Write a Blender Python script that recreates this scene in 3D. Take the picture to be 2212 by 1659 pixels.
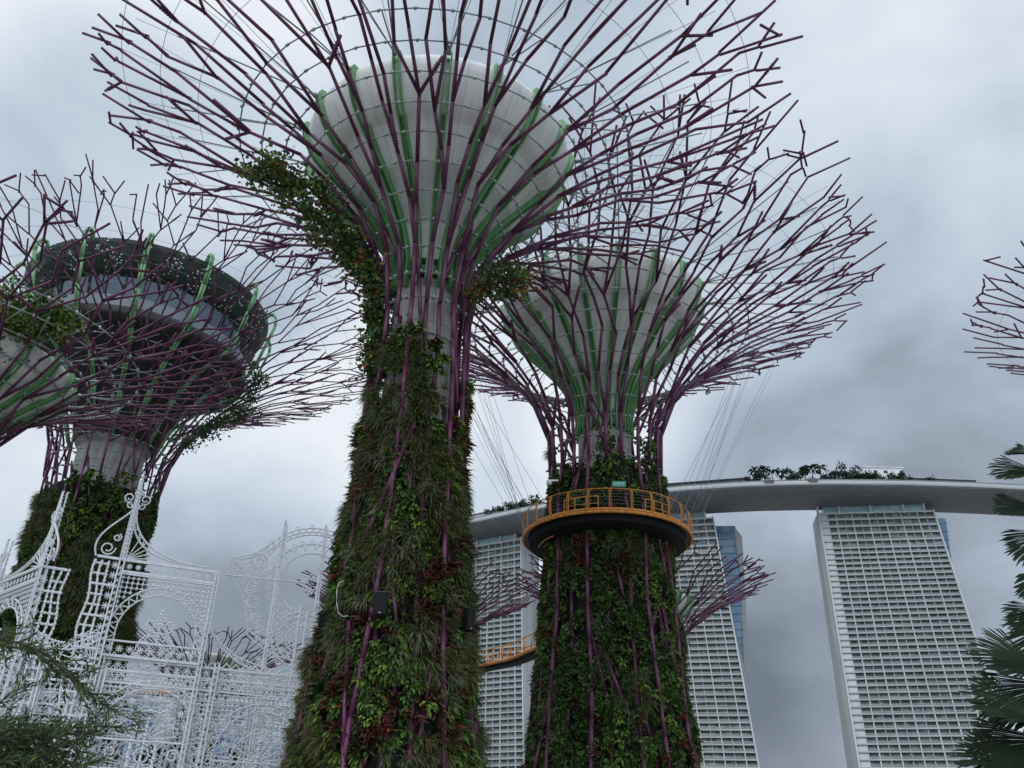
import bpy, math, random
import numpy as np
from mathutils import Matrix

# ------------------------------------------------------------------ camera, world, sun, exposure
for o in list(bpy.data.objects):
    bpy.data.objects.remove(o)
S = bpy.context.scene
COL = S.collection
W, H, F = 2212.0, 1659.0, 1912.0            # the photograph's own units for measuring directions
EYE = np.array([0.0, 0.0, 1.6])
_up = np.array([1221 - W / 2, H / 2 + 2624, -F]); _up /= np.linalg.norm(_up)
_f = np.array([0, 0, -1.0]); _f = _f - _up * _f.dot(_up); _f /= np.linalg.norm(_f)
CM = np.array([np.cross(_f, _up), _f, _up])

def ray(px, py):
    d = CM @ np.array([px - W / 2, H / 2 - py, -F])
    return d / np.linalg.norm(d)

def at(px, py, D):
    d = ray(px, py)
    return EYE + d * D / math.hypot(d[0], d[1])

def atz(px, py, z):
    d = ray(px, py)
    return EYE + d * (z - EYE[2]) / d[2]

cam_d = bpy.data.cameras.new("camera")
cam = bpy.data.objects.new("camera", cam_d)
COL.objects.link(cam)
cam.matrix_world = Matrix([list(CM[i]) + [EYE[i]] for i in range(3)] + [[0, 0, 0, 1]])
cam_d.sensor_width = 36
cam_d.lens = 36 * F / W
cam_d.clip_end = 20000
cam_d.clip_start = 0.05
S.camera = cam

S.view_settings.view_transform = 'Standard'
S.view_settings.look = 'None'
S.view_settings.gamma = 1
S.view_settings.exposure = 0.0
SUN_EL, SUN_AZ = math.radians(58), math.radians(215)   # azimuth clockwise from +Y

def lin(r, g, b):
    f = lambda c: (c / 255 / 12.92) if c / 255 <= 0.04045 else ((c / 255 + 0.055) / 1.055) ** 2.4
    return (f(r), f(g), f(b), 1)

world = bpy.data.worlds.new("World")
S.world = world
world.use_nodes = True
wn, wl = world.node_tree.nodes, world.node_tree.links
wn.clear()

def N(t, **kw):
    n = wn.new(t)
    for k, v in kw.items():
        setattr(n, k, v)
    return n

def wmath(op, a, b=None):
    n = N('ShaderNodeMath', operation=op)
    for i, x in enumerate((a, b)):
        if x is None: continue
        if isinstance(x, (int, float)): n.inputs[i].default_value = x
        else: wl.new(x, n.inputs[i])
    return n.outputs[0]

tc = N('ShaderNodeTexCoord').outputs['Generated']
sky = N('ShaderNodeTexSky', sky_type='NISHITA')
sky.sun_disc = False
sky.sun_elevation = SUN_EL
sky.sun_rotation = SUN_AZ
sky.air_density = 1.5; sky.dust_density = 3
# a cloud deck: noise in view of the whole dome, with brighter breaks and heavier banks at fixed bearings
mp = N('ShaderNodeMapping'); mp.inputs['Scale'].default_value = (1.0, 1.0, 1.7)
wl.new(tc, mp.inputs['Vector'])
n1 = N('ShaderNodeTexNoise'); n1.inputs['Scale'].default_value = 3.6; n1.inputs['Detail'].default_value = 7; n1.inputs['Roughness'].default_value = 0.52; n1.inputs['Distortion'].default_value = 0.35
n2 = N('ShaderNodeTexNoise'); n2.inputs['Scale'].default_value = 11; n2.inputs['Detail'].default_value = 5; n2.inputs['Roughness'].default_value = 0.55
wl.new(mp.outputs[0], n1.inputs['Vector']); wl.new(mp.outputs[0], n2.inputs['Vector'])
val = wmath('ADD', wmath('MULTIPLY', wmath('SUBTRACT', n1.outputs['Fac'], 0.5), 0.62), wmath('MULTIPLY', wmath('SUBTRACT', n2.outputs['Fac'], 0.5), 0.16))
val = wmath('ADD', val, 0.52)
BANKS = [  # bearing (as seen from the eye), angular radius in degrees, amount
    (60, 60, 13, 0.648), (560, 900, 15, 0.239), (760, 960, 9, -0.343), (20, 1080, 8, 0.027), (380, 960, 8, -0.076), (2170, 130, 15, 0.321), (1850, 60, 14, 0.029), (1000, 40, 14, 0.032), (80, 260, 7, -0.023), (400, 1250, 11, 0.188), (560, 1330, 9, -0.552), (1700, 620, 8, -0.034), (1980, 860, 14, -0.135), (1650, 1330, 9, -0.342), (1700, 1600, 8, -0.063), (2150, 1280, 9, 0.427), (1500, 950, 8, 0.338), (2050, 420, 8, 0.04), (1100, 960, 8, 0.326), (1720, 1200, 5, 0.082), (2120, 1230, 6, -0.238), (640, 750, 9, 0.243), (30, 620, 9, -0.001), (900, 60, 10, 0.084), (1300, 60, 10, -0.001), (330, 450, 9, -0.603), (2100, 1340, 5, 0.081), (600, 1090, 6, 0.161), (2350, 900, 14, -0.25), (-150, 1400, 12, 0.022), (720, 930, 7, 0.294), (1110, 1010, 5, -0.084)]
for bx, by, rad, amt in BANKS:
    d = ray(bx, by)
    vm = N('ShaderNodeVectorMath', operation='DOT_PRODUCT')
    wl.new(tc, vm.inputs[0]); vm.inputs[1].default_value = tuple(d)
    mr = N('ShaderNodeMapRange', interpolation_type='SMOOTHSTEP')
    mr.inputs['From Min'].default_value = math.cos(math.radians(rad * 1.7)); mr.inputs['From Max'].default_value = 1
    mr.inputs['To Min'].default_value = 0; mr.inputs['To Max'].default_value = amt
    wl.new(vm.outputs['Value'], mr.inputs['Value'])
    val = wmath('ADD', val, mr.outputs[0])
cr = N('ShaderNodeValToRGB')
wl.new(val, cr.inputs[0])
el = cr.color_ramp.elements
el[0].position = 0.12; el[0].color = lin(112, 122, 137)
el[1].position = 1.0; el[1].color = lin(239, 244, 250)
e = el.new(0.34); e.color = lin(147, 158, 171)
e = el.new(0.55); e.color = lin(182, 196, 212)
e = el.new(0.76); e.color = lin(213, 224, 236)
# added sky gain overhead and behind the eye, unseen, to brighten the scene
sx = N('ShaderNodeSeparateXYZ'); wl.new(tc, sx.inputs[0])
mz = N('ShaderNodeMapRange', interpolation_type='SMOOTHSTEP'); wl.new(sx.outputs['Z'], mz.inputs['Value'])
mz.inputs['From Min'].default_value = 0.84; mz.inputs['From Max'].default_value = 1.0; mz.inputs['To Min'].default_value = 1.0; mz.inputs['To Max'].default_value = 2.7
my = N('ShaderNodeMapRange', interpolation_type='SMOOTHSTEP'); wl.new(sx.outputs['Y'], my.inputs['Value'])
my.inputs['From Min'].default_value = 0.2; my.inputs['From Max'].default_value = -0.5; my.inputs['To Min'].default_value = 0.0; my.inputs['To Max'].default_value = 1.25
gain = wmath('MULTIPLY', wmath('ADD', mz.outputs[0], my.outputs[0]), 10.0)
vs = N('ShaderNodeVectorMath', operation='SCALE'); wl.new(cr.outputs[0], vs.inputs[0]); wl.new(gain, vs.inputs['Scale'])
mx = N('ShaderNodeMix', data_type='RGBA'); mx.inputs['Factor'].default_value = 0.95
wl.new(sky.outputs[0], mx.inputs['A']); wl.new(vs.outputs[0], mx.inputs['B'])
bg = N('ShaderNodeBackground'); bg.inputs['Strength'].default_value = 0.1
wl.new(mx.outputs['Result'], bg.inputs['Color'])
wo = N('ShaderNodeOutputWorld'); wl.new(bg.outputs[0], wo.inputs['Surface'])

sd = bpy.data.lights.new("sun", 'SUN'); sd.energy = 0.9; sd.angle = math.radians(25); sd.color = (1, 0.96, 0.9)
sun = bpy.data.objects.new("sun", sd); COL.objects.link(sun)
sv = np.array([math.sin(SUN_AZ) * math.cos(SUN_EL), math.cos(SUN_AZ) * math.cos(SUN_EL), math.sin(SUN_EL)])
from mathutils import Vector
sun.rotation_euler = Vector(sv).to_track_quat('Z', 'Y').to_euler()

# ------------------------------------------------------------------ materials
def material(name, col, rough=0.6, noise=0.0, scale=3.0, stretch=(1, 1, 1), col2=None, metal=0.0, spec=0.4, bump=0.0, lo=.35, hi=.65):
    m = bpy.data.materials.new(name)
    m.use_nodes = True
    nt = m.node_tree; b = nt.nodes['Principled BSDF']
    b.inputs['Base Color'].default_value = (*col[:3], 1)
    b.inputs['Roughness'].default_value = rough
    b.inputs['Metallic'].default_value = metal
    b.inputs['Specular IOR Level'].default_value = spec
    if noise or col2 or bump:
        t = nt.nodes.new('ShaderNodeTexCoord'); mpn = nt.nodes.new('ShaderNodeMapping'); mpn.inputs['Scale'].default_value = stretch
        nz = nt.nodes.new('ShaderNodeTexNoise'); nz.inputs['Scale'].default_value = scale; nz.inputs['Detail'].default_value = 5
        nt.links.new(t.outputs['Object'], mpn.inputs[0]); nt.links.new(mpn.outputs[0], nz.inputs['Vector'])
        mr = nt.nodes.new('ShaderNodeMapRange'); mr.inputs['From Min'].default_value = lo; mr.inputs['From Max'].default_value = hi
        nt.links.new(nz.outputs['Fac'], mr.inputs['Value'])
        c2 = col2 if col2 else tuple(max(0, c * (1 - noise)) for c in col[:3])
        mix = nt.nodes.new('ShaderNodeMix'); mix.data_type = 'RGBA'
        mix.inputs['A'].default_value = (*col[:3], 1); mix.inputs['B'].default_value = (*c2[:3], 1)
        nt.links.new(mr.outputs[0], mix.inputs['Factor']); nt.links.new(mix.outputs['Result'], b.inputs['Base Color'])
        if bump:
            bp = nt.nodes.new('ShaderNodeBump'); bp.inputs['Strength'].default_value = bump; bp.inputs['Distance'].default_value = .05
            nt.links.new(nz.outputs['Fac'], bp.inputs['Height']); nt.links.new(bp.outputs[0], b.inputs['Normal'])
    return m

M = {}
M['purple'] = material('purple_steel', (.122, .024, .070), .45, .35, 1.4, spec=.5)
M['steel'] = material('galvanised_steel', (.36, .40, .38), .45, .25, 4, metal=.3)
M['wire'] = material('wire', (.22, .24, .26), .5)
M['white_skin'] = material('white_membrane', (.70, .69, .66), .55, .2, .8, (1, 1, .18), bump=.03)
M['green'] = material('green_steel', (.17, .38, .16), .45, .25, 2)
M['concrete'] = material('trunk_concrete', (.40, .39, .36), .8, .42, .9, (1.6, 1.6, .35), bump=.2)

def jointed(name, col, dirt, joints, rings, rough, joint_col):
    """a round shell: upright joints every 1/joints turn, ring joints every `rings` metres, streaks running down"""
    m = bpy.data.materials.new(name); m.use_nodes = True; nt = m.node_tree; b = nt.nodes['Principled BSDF']; b.inputs['Roughness'].default_value = rough; b.inputs['Specular IOR Level'].default_value = .3
    L = nt.links.new
    def mt(op, x, y=None):
        n = nt.nodes.new('ShaderNodeMath'); n.operation = op
        for i, v in enumerate((x, y)):
            if v is None: continue
            if isinstance(v, (int, float)): n.inputs[i].default_value = v
            else: L(v, n.inputs[i])
        return n.outputs[0]
    tcx = nt.nodes.new('ShaderNodeTexCoord'); sp = nt.nodes.new('ShaderNodeSeparateXYZ'); L(tcx.outputs['Object'], sp.inputs[0])
    an = mt('MULTIPLY', mt('ARCTAN2', sp.outputs['Y'], sp.outputs['X']), joints / (2 * math.pi))
    j1 = mt('LESS_THAN', mt('ABSOLUTE', mt('SUBTRACT', mt('FRACT', mt('ADD', an, 100.0)), .5)), .018)
    j2 = mt('LESS_THAN', mt('ABSOLUTE', mt('SUBTRACT', mt('FRACT', mt('MULTIPLY', sp.outputs['Z'], 1 / rings)), .5)), .018)
    jj = mt('MAXIMUM', j1, j2)
    cb = nt.nodes.new('ShaderNodeCombineXYZ'); L(mt('MULTIPLY', an, 1.3), cb.inputs[0]); L(mt('MULTIPLY', sp.outputs['Z'], .16), cb.inputs[1])
    n1_ = nt.nodes.new('ShaderNodeTexNoise'); n1_.inputs['Scale'].default_value = 2.6; n1_.inputs['Detail'].default_value = 6; L(cb.outputs[0], n1_.inputs['Vector'])
    n2_ = nt.nodes.new('ShaderNodeTexNoise'); n2_.inputs['Scale'].default_value = .7; n2_.inputs['Detail'].default_value = 6; L(tcx.outputs['Object'], n2_.inputs['Vector'])
    mr = nt.nodes.new('ShaderNodeMapRange'); mr.inputs['From Min'].default_value = .42; mr.inputs['From Max'].default_value = .72; L(n1_.outputs['Fac'], mr.inputs['Value'])
    mr2 = nt.nodes.new('ShaderNodeMapRange'); mr2.inputs['From Min'].default_value = .45; mr2.inputs['From Max'].default_value = .7; L(n2_.outputs['Fac'], mr2.inputs['Value'])
    f = mt('MULTIPLY', mt('ADD', mr.outputs[0], mt('MULTIPLY', mr2.outputs[0], .6)), .62)
    mx1 = nt.nodes.new('ShaderNodeMix'); mx1.data_type = 'RGBA'; mx1.inputs['A'].default_value = (*col, 1); mx1.inputs['B'].default_value = (*dirt, 1); L(f, mx1.inputs['Factor'])
    mx2 = nt.nodes.new('ShaderNodeMix'); mx2.data_type = 'RGBA'; mx2.inputs['B'].default_value = (*joint_col, 1); L(mx1.outputs['Result'], mx2.inputs['A']); L(mt('MULTIPLY', jj, .55), mx2.inputs['Factor'])
    L(mx2.outputs['Result'], b.inputs['Base Color']); bp = nt.nodes.new('ShaderNodeBump'); bp.inputs['Strength'].default_value = .12; bp.inputs['Distance'].default_value = .04; L(n2_.outputs['Fac'], bp.inputs['Height']); L(bp.outputs[0], b.inputs['Normal'])
    return m
M['white_skin'] = jointed('white_membrane', (.76, .75, .71), (.56, .55, .51), 36, 60.0, .55, (.35, .35, .33))
M['core_concrete'] = jointed('core_concrete', (.40, .39, .355), (.20, .195, .175), 8, 1.9, .8, (.12, .12, .11))
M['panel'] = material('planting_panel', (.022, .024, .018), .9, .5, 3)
M['dark_steel'] = material('dark_steel', (.05, .05, .055), .5, .3, 3)
M['black'] = material('black_plastic', (.010, .010, .011), .75, spec=.2)
M['orange'] = material('orange_steel', (.62, .24, .035), .42, .2, 3)
M['white_paint'] = material('white_paint', (.80, .80, .79), .5, .10, 2)
M['bulb'] = material('white_bulbs', (.80, .81, .82), .45, .12, 5)
M['lattice'] = material('white_lattice', (.78, .79, .80), .5, .18, 4)
for nm, c in dict(grass=(.105, .130, .040), grass_grey=(.150, .165, .085), grass_olive=(.130, .122, .036), fern=(.100, .178, .036), fern_dark=(.060, .092, .028),
                  lime=(.18, .27, .04), red=(.17, .045, .022), brown=(.12, .058, .030), wine=(.10, .022, .034), ivy=(.064, .115, .036), ivy_light=(.12, .20, .045),
                  yellowleaf=(.20, .20, .035), rust=(.24, .085, .02), palm=(.020, .036, .017), palm_pale=(.032, .048, .022), bark=(.10, .08, .06), conifer=(.062, .105, .036), conifer_pale=(.11, .155, .062),
                  far_green=(.026, .048, .030), far_palm=(.035, .062, .036)).items():
    M[nm] = material('leaf_' + nm if nm != 'bark' else 'bark', c, .7, .45, 2.2, spec=.12 if nm in ('palm', 'palm_pale') else .22)

# ------------------------------------------------------------------ mesh helpers
class MB:
    def __init__(s): s.v = []; s.q = []; s.t = []; s.qm = []; s.tm = []; s.n = 0
    def add(s, v, q=None, t=None, m=0):
        v = np.asarray(v, float).reshape(-1, 3)
        if q is not None and len(q):
            q = np.asarray(q, np.int64).reshape(-1, 4); s.q.append(q + s.n); s.qm.append(np.broadcast_to(np.asarray(m), (len(q),)) if np.ndim(m) == 0 else np.asarray(m))
        if t is not None and len(t):
            t = np.asarray(t, np.int64).reshape(-1, 3); s.t.append(t + s.n); s.tm.append(np.full(len(t), m if np.ndim(m) == 0 else 0))
        s.v.append(v); s.n += len(v)
    def tubes(s, P0, P1, R0, R1=None, n=6, m=0, ext=0.35):
        P0 = np.asarray(P0, float).reshape(-1, 3); P1 = np.asarray(P1, float).reshape(-1, 3); k = len(P0)
        if not k: return
        R0 = np.broadcast_to(np.asarray(R0, float), (k,)); R1 = R0 if R1 is None else np.broadcast_to(np.asarray(R1, float), (k,))
        d = P1 - P0; L = np.linalg.norm(d, axis=1, keepdims=True); d = d / np.maximum(L, 1e-9)
        P0 = P0 - d * (R0 * ext)[:, None]; P1 = P1 + d * (R1 * ext)[:, None]
        a = np.where(np.abs(d[:, 2:3]) > .9, np.array([[1., 0, 0]]), np.array([[0, 0, 1.]]))
        u = np.cross(d, a); u /= np.linalg.norm(u, axis=1, keepdims=True); w = np.cross(d, u)
        an = np.arange(n) * 2 * math.pi / n
        ring = u[:, None, :] * np.cos(an)[None, :, None] + w[:, None, :] * np.sin(an)[None, :, None]
        V = np.concatenate([P0[:, None, :] + ring * R0[:, None, None], P1[:, None, :] + ring * R1[:, None, None]], axis=1)
        i = np.arange(n); j = (i + 1) % n
        q = np.stack([i, i + n, j + n, j], 1)
        caps = []
        for c in range((n - 2) // 2):
            caps.append([0, 2 * c + 1, 2 * c + 2, 2 * c + 3]); caps.append([n, n + 2 * c + 3, n + 2 * c + 2, n + 2 * c + 1])
        q = np.concatenate([q, np.array(caps)])
        Q = q[None] + (np.arange(k) * 2 * n)[:, None, None]
        s.add(V, Q.reshape(-1, 4), m=m)
    def poly(s, pts, r, n=6, m=0):
        pts = np.asarray(pts, float); r = np.broadcast_to(np.asarray(r, float), (len(pts),))
        s.tubes(pts[:-1], pts[1:], r[:-1], r[1:], n, m)
    def balls(s, Cs, r, m=0):
        Cs = np.asarray(Cs, float).reshape(-1, 3)
        if not len(Cs): return
        o = np.array([[1, 0, 0], [-1, 0, 0], [0, 1, 0], [0, -1, 0], [0, 0, 1], [0, 0, -1]], float)
        t = np.array([[0, 2, 4], [2, 1, 4], [1, 3, 4], [3, 0, 4], [2, 0, 5], [1, 2, 5], [3, 1, 5], [0, 3, 5]])
        V = Cs[:, None, :] + o[None] * np.broadcast_to(np.asarray(r, float), (len(Cs),))[:, None, None]
        s.add(V, t=(t[None] + (np.arange(len(Cs)) * 6)[:, None, None]).reshape(-1, 3), m=m)
    def boxes(s, Cs, A, m=0):     # centres, half-axes (k,3,3)
        Cs = np.asarray(Cs, float).reshape(-1, 3); A = np.asarray(A, float).reshape(-1, 3, 3)
        sg = np.array([[x, y, z] for x in (-1, 1) for y in (-1, 1) for z in (-1, 1)], float)
        V = Cs[:, None, :] + np.einsum('ij,kjl->kil', sg, A)
        q = np.array([[0, 1, 3, 2], [4, 6, 7, 5], [0, 4, 5, 1], [2, 3, 7, 6], [0, 2, 6, 4], [1, 5, 7, 3]])
        s.add(V, (q[None] + (np.arange(len(Cs)) * 8)[:, None, None]).reshape(-1, 4), m=m)
    def box(s, c, h, m=0, rz=0.0):
        ca, sa = math.cos(rz), math.sin(rz)
        s.boxes([c], [[[h[0] * ca, h[0] * sa, 0], [-h[1] * sa, h[1] * ca, 0], [0, 0, h[2]]]], m)
    def bar(s, a, b, w, h, m=0, up=(0, 0, 1)):    # rectangular bar from a to b: half width w (sideways), half height h
        a = np.asarray(a, float); b = np.asarray(b, float); d = b - a; L = np.linalg.norm(d); d = d / L
        sd_ = np.cross(d, up); sd_ /= np.linalg.norm(sd_); u2 = np.cross(sd_, d)
        s.boxes([(a + b) / 2], [[d * L / 2, sd_ * w, u2 * h]], m)
    def hexa(s, b4, t4, m=0):     # solid between two quads listed in the same order
        s.add(list(b4) + list(t4), [[3, 2, 1, 0], [4, 5, 6, 7], [0, 1, 5, 4], [1, 2, 6, 5], [2, 3, 7, 6], [3, 0, 4, 7]], m=m)
    def lathe(s, prof, c=(0, 0), n=48, m=0, closed=False):
        prof = np.asarray(prof, float); k = len(prof); a = np.arange(n) * 2 * math.pi / n
        V = np.stack([c[0] + prof[:, None, 0] * np.cos(a), c[1] + prof[:, None, 0] * np.sin(a), np.repeat(prof[:, 1:2], n, 1)], -1)
        i = np.arange(k if closed else k - 1)[:, None]; i2 = (i + 1) % k; j = np.arange(n)[None]; j2 = (j + 1) % n
        s.add(V, np.stack([i * n + j, i * n + j2, i2 * n + j2, i2 * n + j], -1).reshape(-1, 4), m=m)
    def build(s, name, mats, parent=None, smooth=False, origin=None):
        if not s.v: return None
        V = np.concatenate(s.v)
        if origin is None:
            origin = np.array(parent['_o']) if parent is not None and '_o' in parent else np.zeros(3)
        V = V - np.asarray(origin)
        q = np.concatenate(s.q) if s.q else np.zeros((0, 4), np.int64); t = np.concatenate(s.t) if s.t else np.zeros((0, 3), np.int64)
        mi = np.concatenate(s.qm + s.tm).astype(np.int32)
        me = bpy.data.meshes.new(name)
        me.vertices.add(len(V)); me.vertices.foreach_set('co', V.ravel().astype(np.float32))
        lv = np.concatenate([q.ravel(), t.ravel()]).astype(np.int32)
        me.loops.add(len(lv)); me.loops.foreach_set('vertex_index', lv)
        ls = np.concatenate([np.arange(len(q)) * 4, len(q) * 4 + np.arange(len(t)) * 3]).astype(np.int32)
        me.polygons.add(len(ls)); me.polygons.foreach_set('loop_start', ls)
        me.polygons.foreach_set('loop_total', np.concatenate([np.full(len(q), 4), np.full(len(t), 3)]).astype(np.int32))
        me.polygons.foreach_set('material_index', mi)
        me.polygons.foreach_set('use_smooth', np.full(len(ls), bool(smooth)))
        me.update(calc_edges=True); me.validate()
        for x in (mats if isinstance(mats, (list, tuple)) else [mats]): me.materials.append(M[x] if isinstance(x, str) else x)
        o = bpy.data.objects.new(name, me); COL.objects.link(o)
        if parent is not None: o.parent = parent; o['_o'] = list(map(float, origin))
        else: o.location = tuple(map(float, origin))
        return o

def thing(name, label, cat, loc, group=None):
    o = bpy.data.objects.new(name, None); COL.objects.link(o)
    o.location = tuple(map(float, loc)); o['_o'] = [float(x) for x in loc]
    o['label'] = label; o['category'] = cat
    if group: o['group'] = group
    return o

def tag(o, label, cat, group=None):
    o['label'] = label; o['category'] = cat
    if group: o['group'] = group
    return o

def copy_tree(o, parent=None):
    c = o.copy(); COL.objects.link(c)
    if parent is not None: c.parent = parent
    for ch in list(o.children): copy_tree(ch, c)
    return c

def bez(p0, p1, p2, p3, n):
    t = np.linspace(0, 1, n)[:, None]; p0, p1, p2, p3 = map(np.asarray, (p0, p1, p2, p3))
    return (1 - t) ** 3 * p0 + 3 * t * (1 - t) ** 2 * p1 + 3 * t * t * (1 - t) * p2 + t ** 3 * p3

# ------------------------------------------------------------------ ground
g = MB(); g.add([[-9000, -9000, 0], [9000, -9000, 0], [9000, 9000, 0], [-9000, 9000, 0]], [[0, 1, 2, 3]])
go = g.build('ground', material('ground_paving', (.30, .29, .27), .85, .3, .2)); go['kind'] = 'structure'

# ------------------------------------------------------------------ planting
SPEC = dict(  # blades, length, width, elevation spread, droop, (materials, weights)
    grass=(54, .62, .0115, 1.3, .6, ['grass', 'grass_grey', 'grass_olive'], [.4, .35, .25]),
    fern=(20, .40, .062, 1.15, .65, ['fern', 'fern_dark', 'lime'], [.52, .30, .18]),
    bromeliad=(20, .48, .042, 1.0, .2, ['red', 'brown', 'wine', 'fern_dark'], [.2, .38, .12, .3]),
    ivy=(34, .17, .075, 1.3, .35, ['ivy', 'ivy_light', 'fern_dark'], [.5, .18, .32]))

def blades(mb, P, Nn, spec, rng, mats, size=1.0):
    """tufts of arching leaves rooted at P with outward normals Nn, added to mb; mats: the material order of the mesh"""
    K, L, w, spread, droop, ms, wt = SPEC[spec]
    k = len(P)
    if not k: return
    up = np.array([0, 0, 1.0]); T = np.cross(up, Nn); T /= np.linalg.norm(T, axis=1, keepdims=True); U = np.cross(Nn, T)
    a = rng.uniform(0, 2 * math.pi, (k, K)); b = np.abs(rng.uniform(.1, 1, (k, K))) * spread
    d = np.cos(b)[..., None] * Nn[:, None] + np.sin(b)[..., None] * (np.cos(a)[..., None] * T[:, None] + np.sin(a)[..., None] * U[:, None])
    sz = (size * rng.uniform(.7, 1.3, (k, 1)))
    l = L * sz * rng.uniform(.6, 1.15, (k, K)); ww = w * sz * rng.uniform(.7, 1.3, (k, K))
    p0 = np.repeat(P[:, None], K, 1)
    if spec == 'ivy':
        p0 = p0 + rng.normal(0, .17, (k, K, 1)) * T[:, None] + rng.normal(0, .24, (k, K, 1)) * U[:, None] + rng.uniform(0, .22, (k, K, 1)) * Nn[:, None]
    dn = np.array([0, 0, -1.0])
    p1 = p0 + d * (l * .5)[..., None]
    d2 = d + dn * droop * rng.uniform(.6, 1.4, (k, K, 1)); d2 /= np.linalg.norm(d2, axis=-1, keepdims=True)
    p2 = p1 + d2 * (l * .35)[..., None]
    d3 = d2 + dn * droop; d3 /= np.linalg.norm(d3, axis=-1, keepdims=True)
    p3 = p2 + d3 * (l * .28)[..., None]
    r = rng.normal(0, 1, (k, K, 3)); sd_ = np.cross(d, r); sd_ /= np.linalg.norm(sd_, axis=-1, keepdims=True); sd_ = sd_ * ww[..., None]
    V = np.stack([p0 - sd_ * .5, p0 + sd_ * .5, p1 + sd_, p1 - sd_, p2 + sd_ * .8, p2 - sd_ * .8, p3 + sd_ * .12, p3 - sd_ * .12], 2)
    q = np.array([[0, 1, 2, 3], [3, 2, 4, 5], [5, 4, 6, 7]])
    Q = q[None] + (np.arange(k * K) * 8)[:, None, None]
    pm = rng.choice(len(ms), k, p=wt); idx = np.array([mats.index(x) for x in ms])[pm]
    mb.add(V, Q.reshape(-1, 4), m=np.repeat(idx, K * 3))

FOLIAGE = {}
def plant_trunk(root, c, rfun, z0, z1, dens, seed, mix, size=1.0, sparse_top=0.0, span=2.1, cell=(1.1, 1.5)):
    """cover a trunk's planting panels, on the side one can see from the plaza, with patches of four kinds of plants"""
    rng = np.random.default_rng(seed)
    face = math.atan2(-c[1], -c[0])
    zz = np.linspace(z0, z1, 200); rr = np.array([rfun(z) for z in zz])
    n = int(dens * np.trapz(rr * 2 * span, zz))
    cdf = np.cumsum(rr); cdf /= cdf[-1]
    z = np.interp(rng.uniform(0, 1, n), cdf, zz); ph = face + rng.uniform(-span, span, n); r = np.interp(z, zz, rr)
    keys = list(mix); wts = np.array([mix[x] for x in keys]); wts = wts / wts.sum()
    ci = np.floor((ph * r + rng.normal(0, .28, n)) / cell[0]).astype(int); cj = np.floor((z + rng.normal(0, .32, n) + .37 * (ci % 3)) / cell[1]).astype(int)
    hv = np.modf(np.abs(np.sin(ci * 12.9898 + cj * 78.233 + seed) * 43758.5453))[0]
    sp = np.searchsorted(np.cumsum(wts), hv).clip(0, len(keys) - 1)
    sp = np.where(rng.uniform(0, 1, n) < .10, rng.integers(0, len(keys), n), sp)
    keep = np.ones(n, bool)
    h2 = np.modf(np.abs(np.sin(ci * 39.34 + cj * 11.13 + seed * 1.7) * 24634.63))[0]
    keep &= h2 > .05
    if sparse_top:
        h3 = np.modf(np.abs(np.sin(ci * 7.77 + seed) * 9631.7))[0]
        keep &= (z < z1 - sparse_top * h3)
    # bulges, so the silhouette is uneven
    bulge = .16 * np.sin(ph * 5 + seed) * np.sin(z * 1.3 + seed) + .10 * np.sin(ph * 11 + z * 2.1)
    P = np.stack([c[0] + (r + bulge) * np.cos(ph), c[1] + (r + bulge) * np.sin(ph), z], 1)
    Nn = np.stack([np.cos(ph), np.sin(ph), np.full(n, .12)], 1); Nn /= np.linalg.norm(Nn, axis=1, keepdims=True)
    for i, kx in enumerate(keys):
        s_ = keep & (sp == i)
        mb = MB(); ms = SPEC[kx][5]
        blades(mb, P[s_], Nn[s_], kx, rng, ms, size)
        o = mb.build(kx + '_foliage', ms, root)
        if o is not None: o['kind'] = 'stuff'

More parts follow.
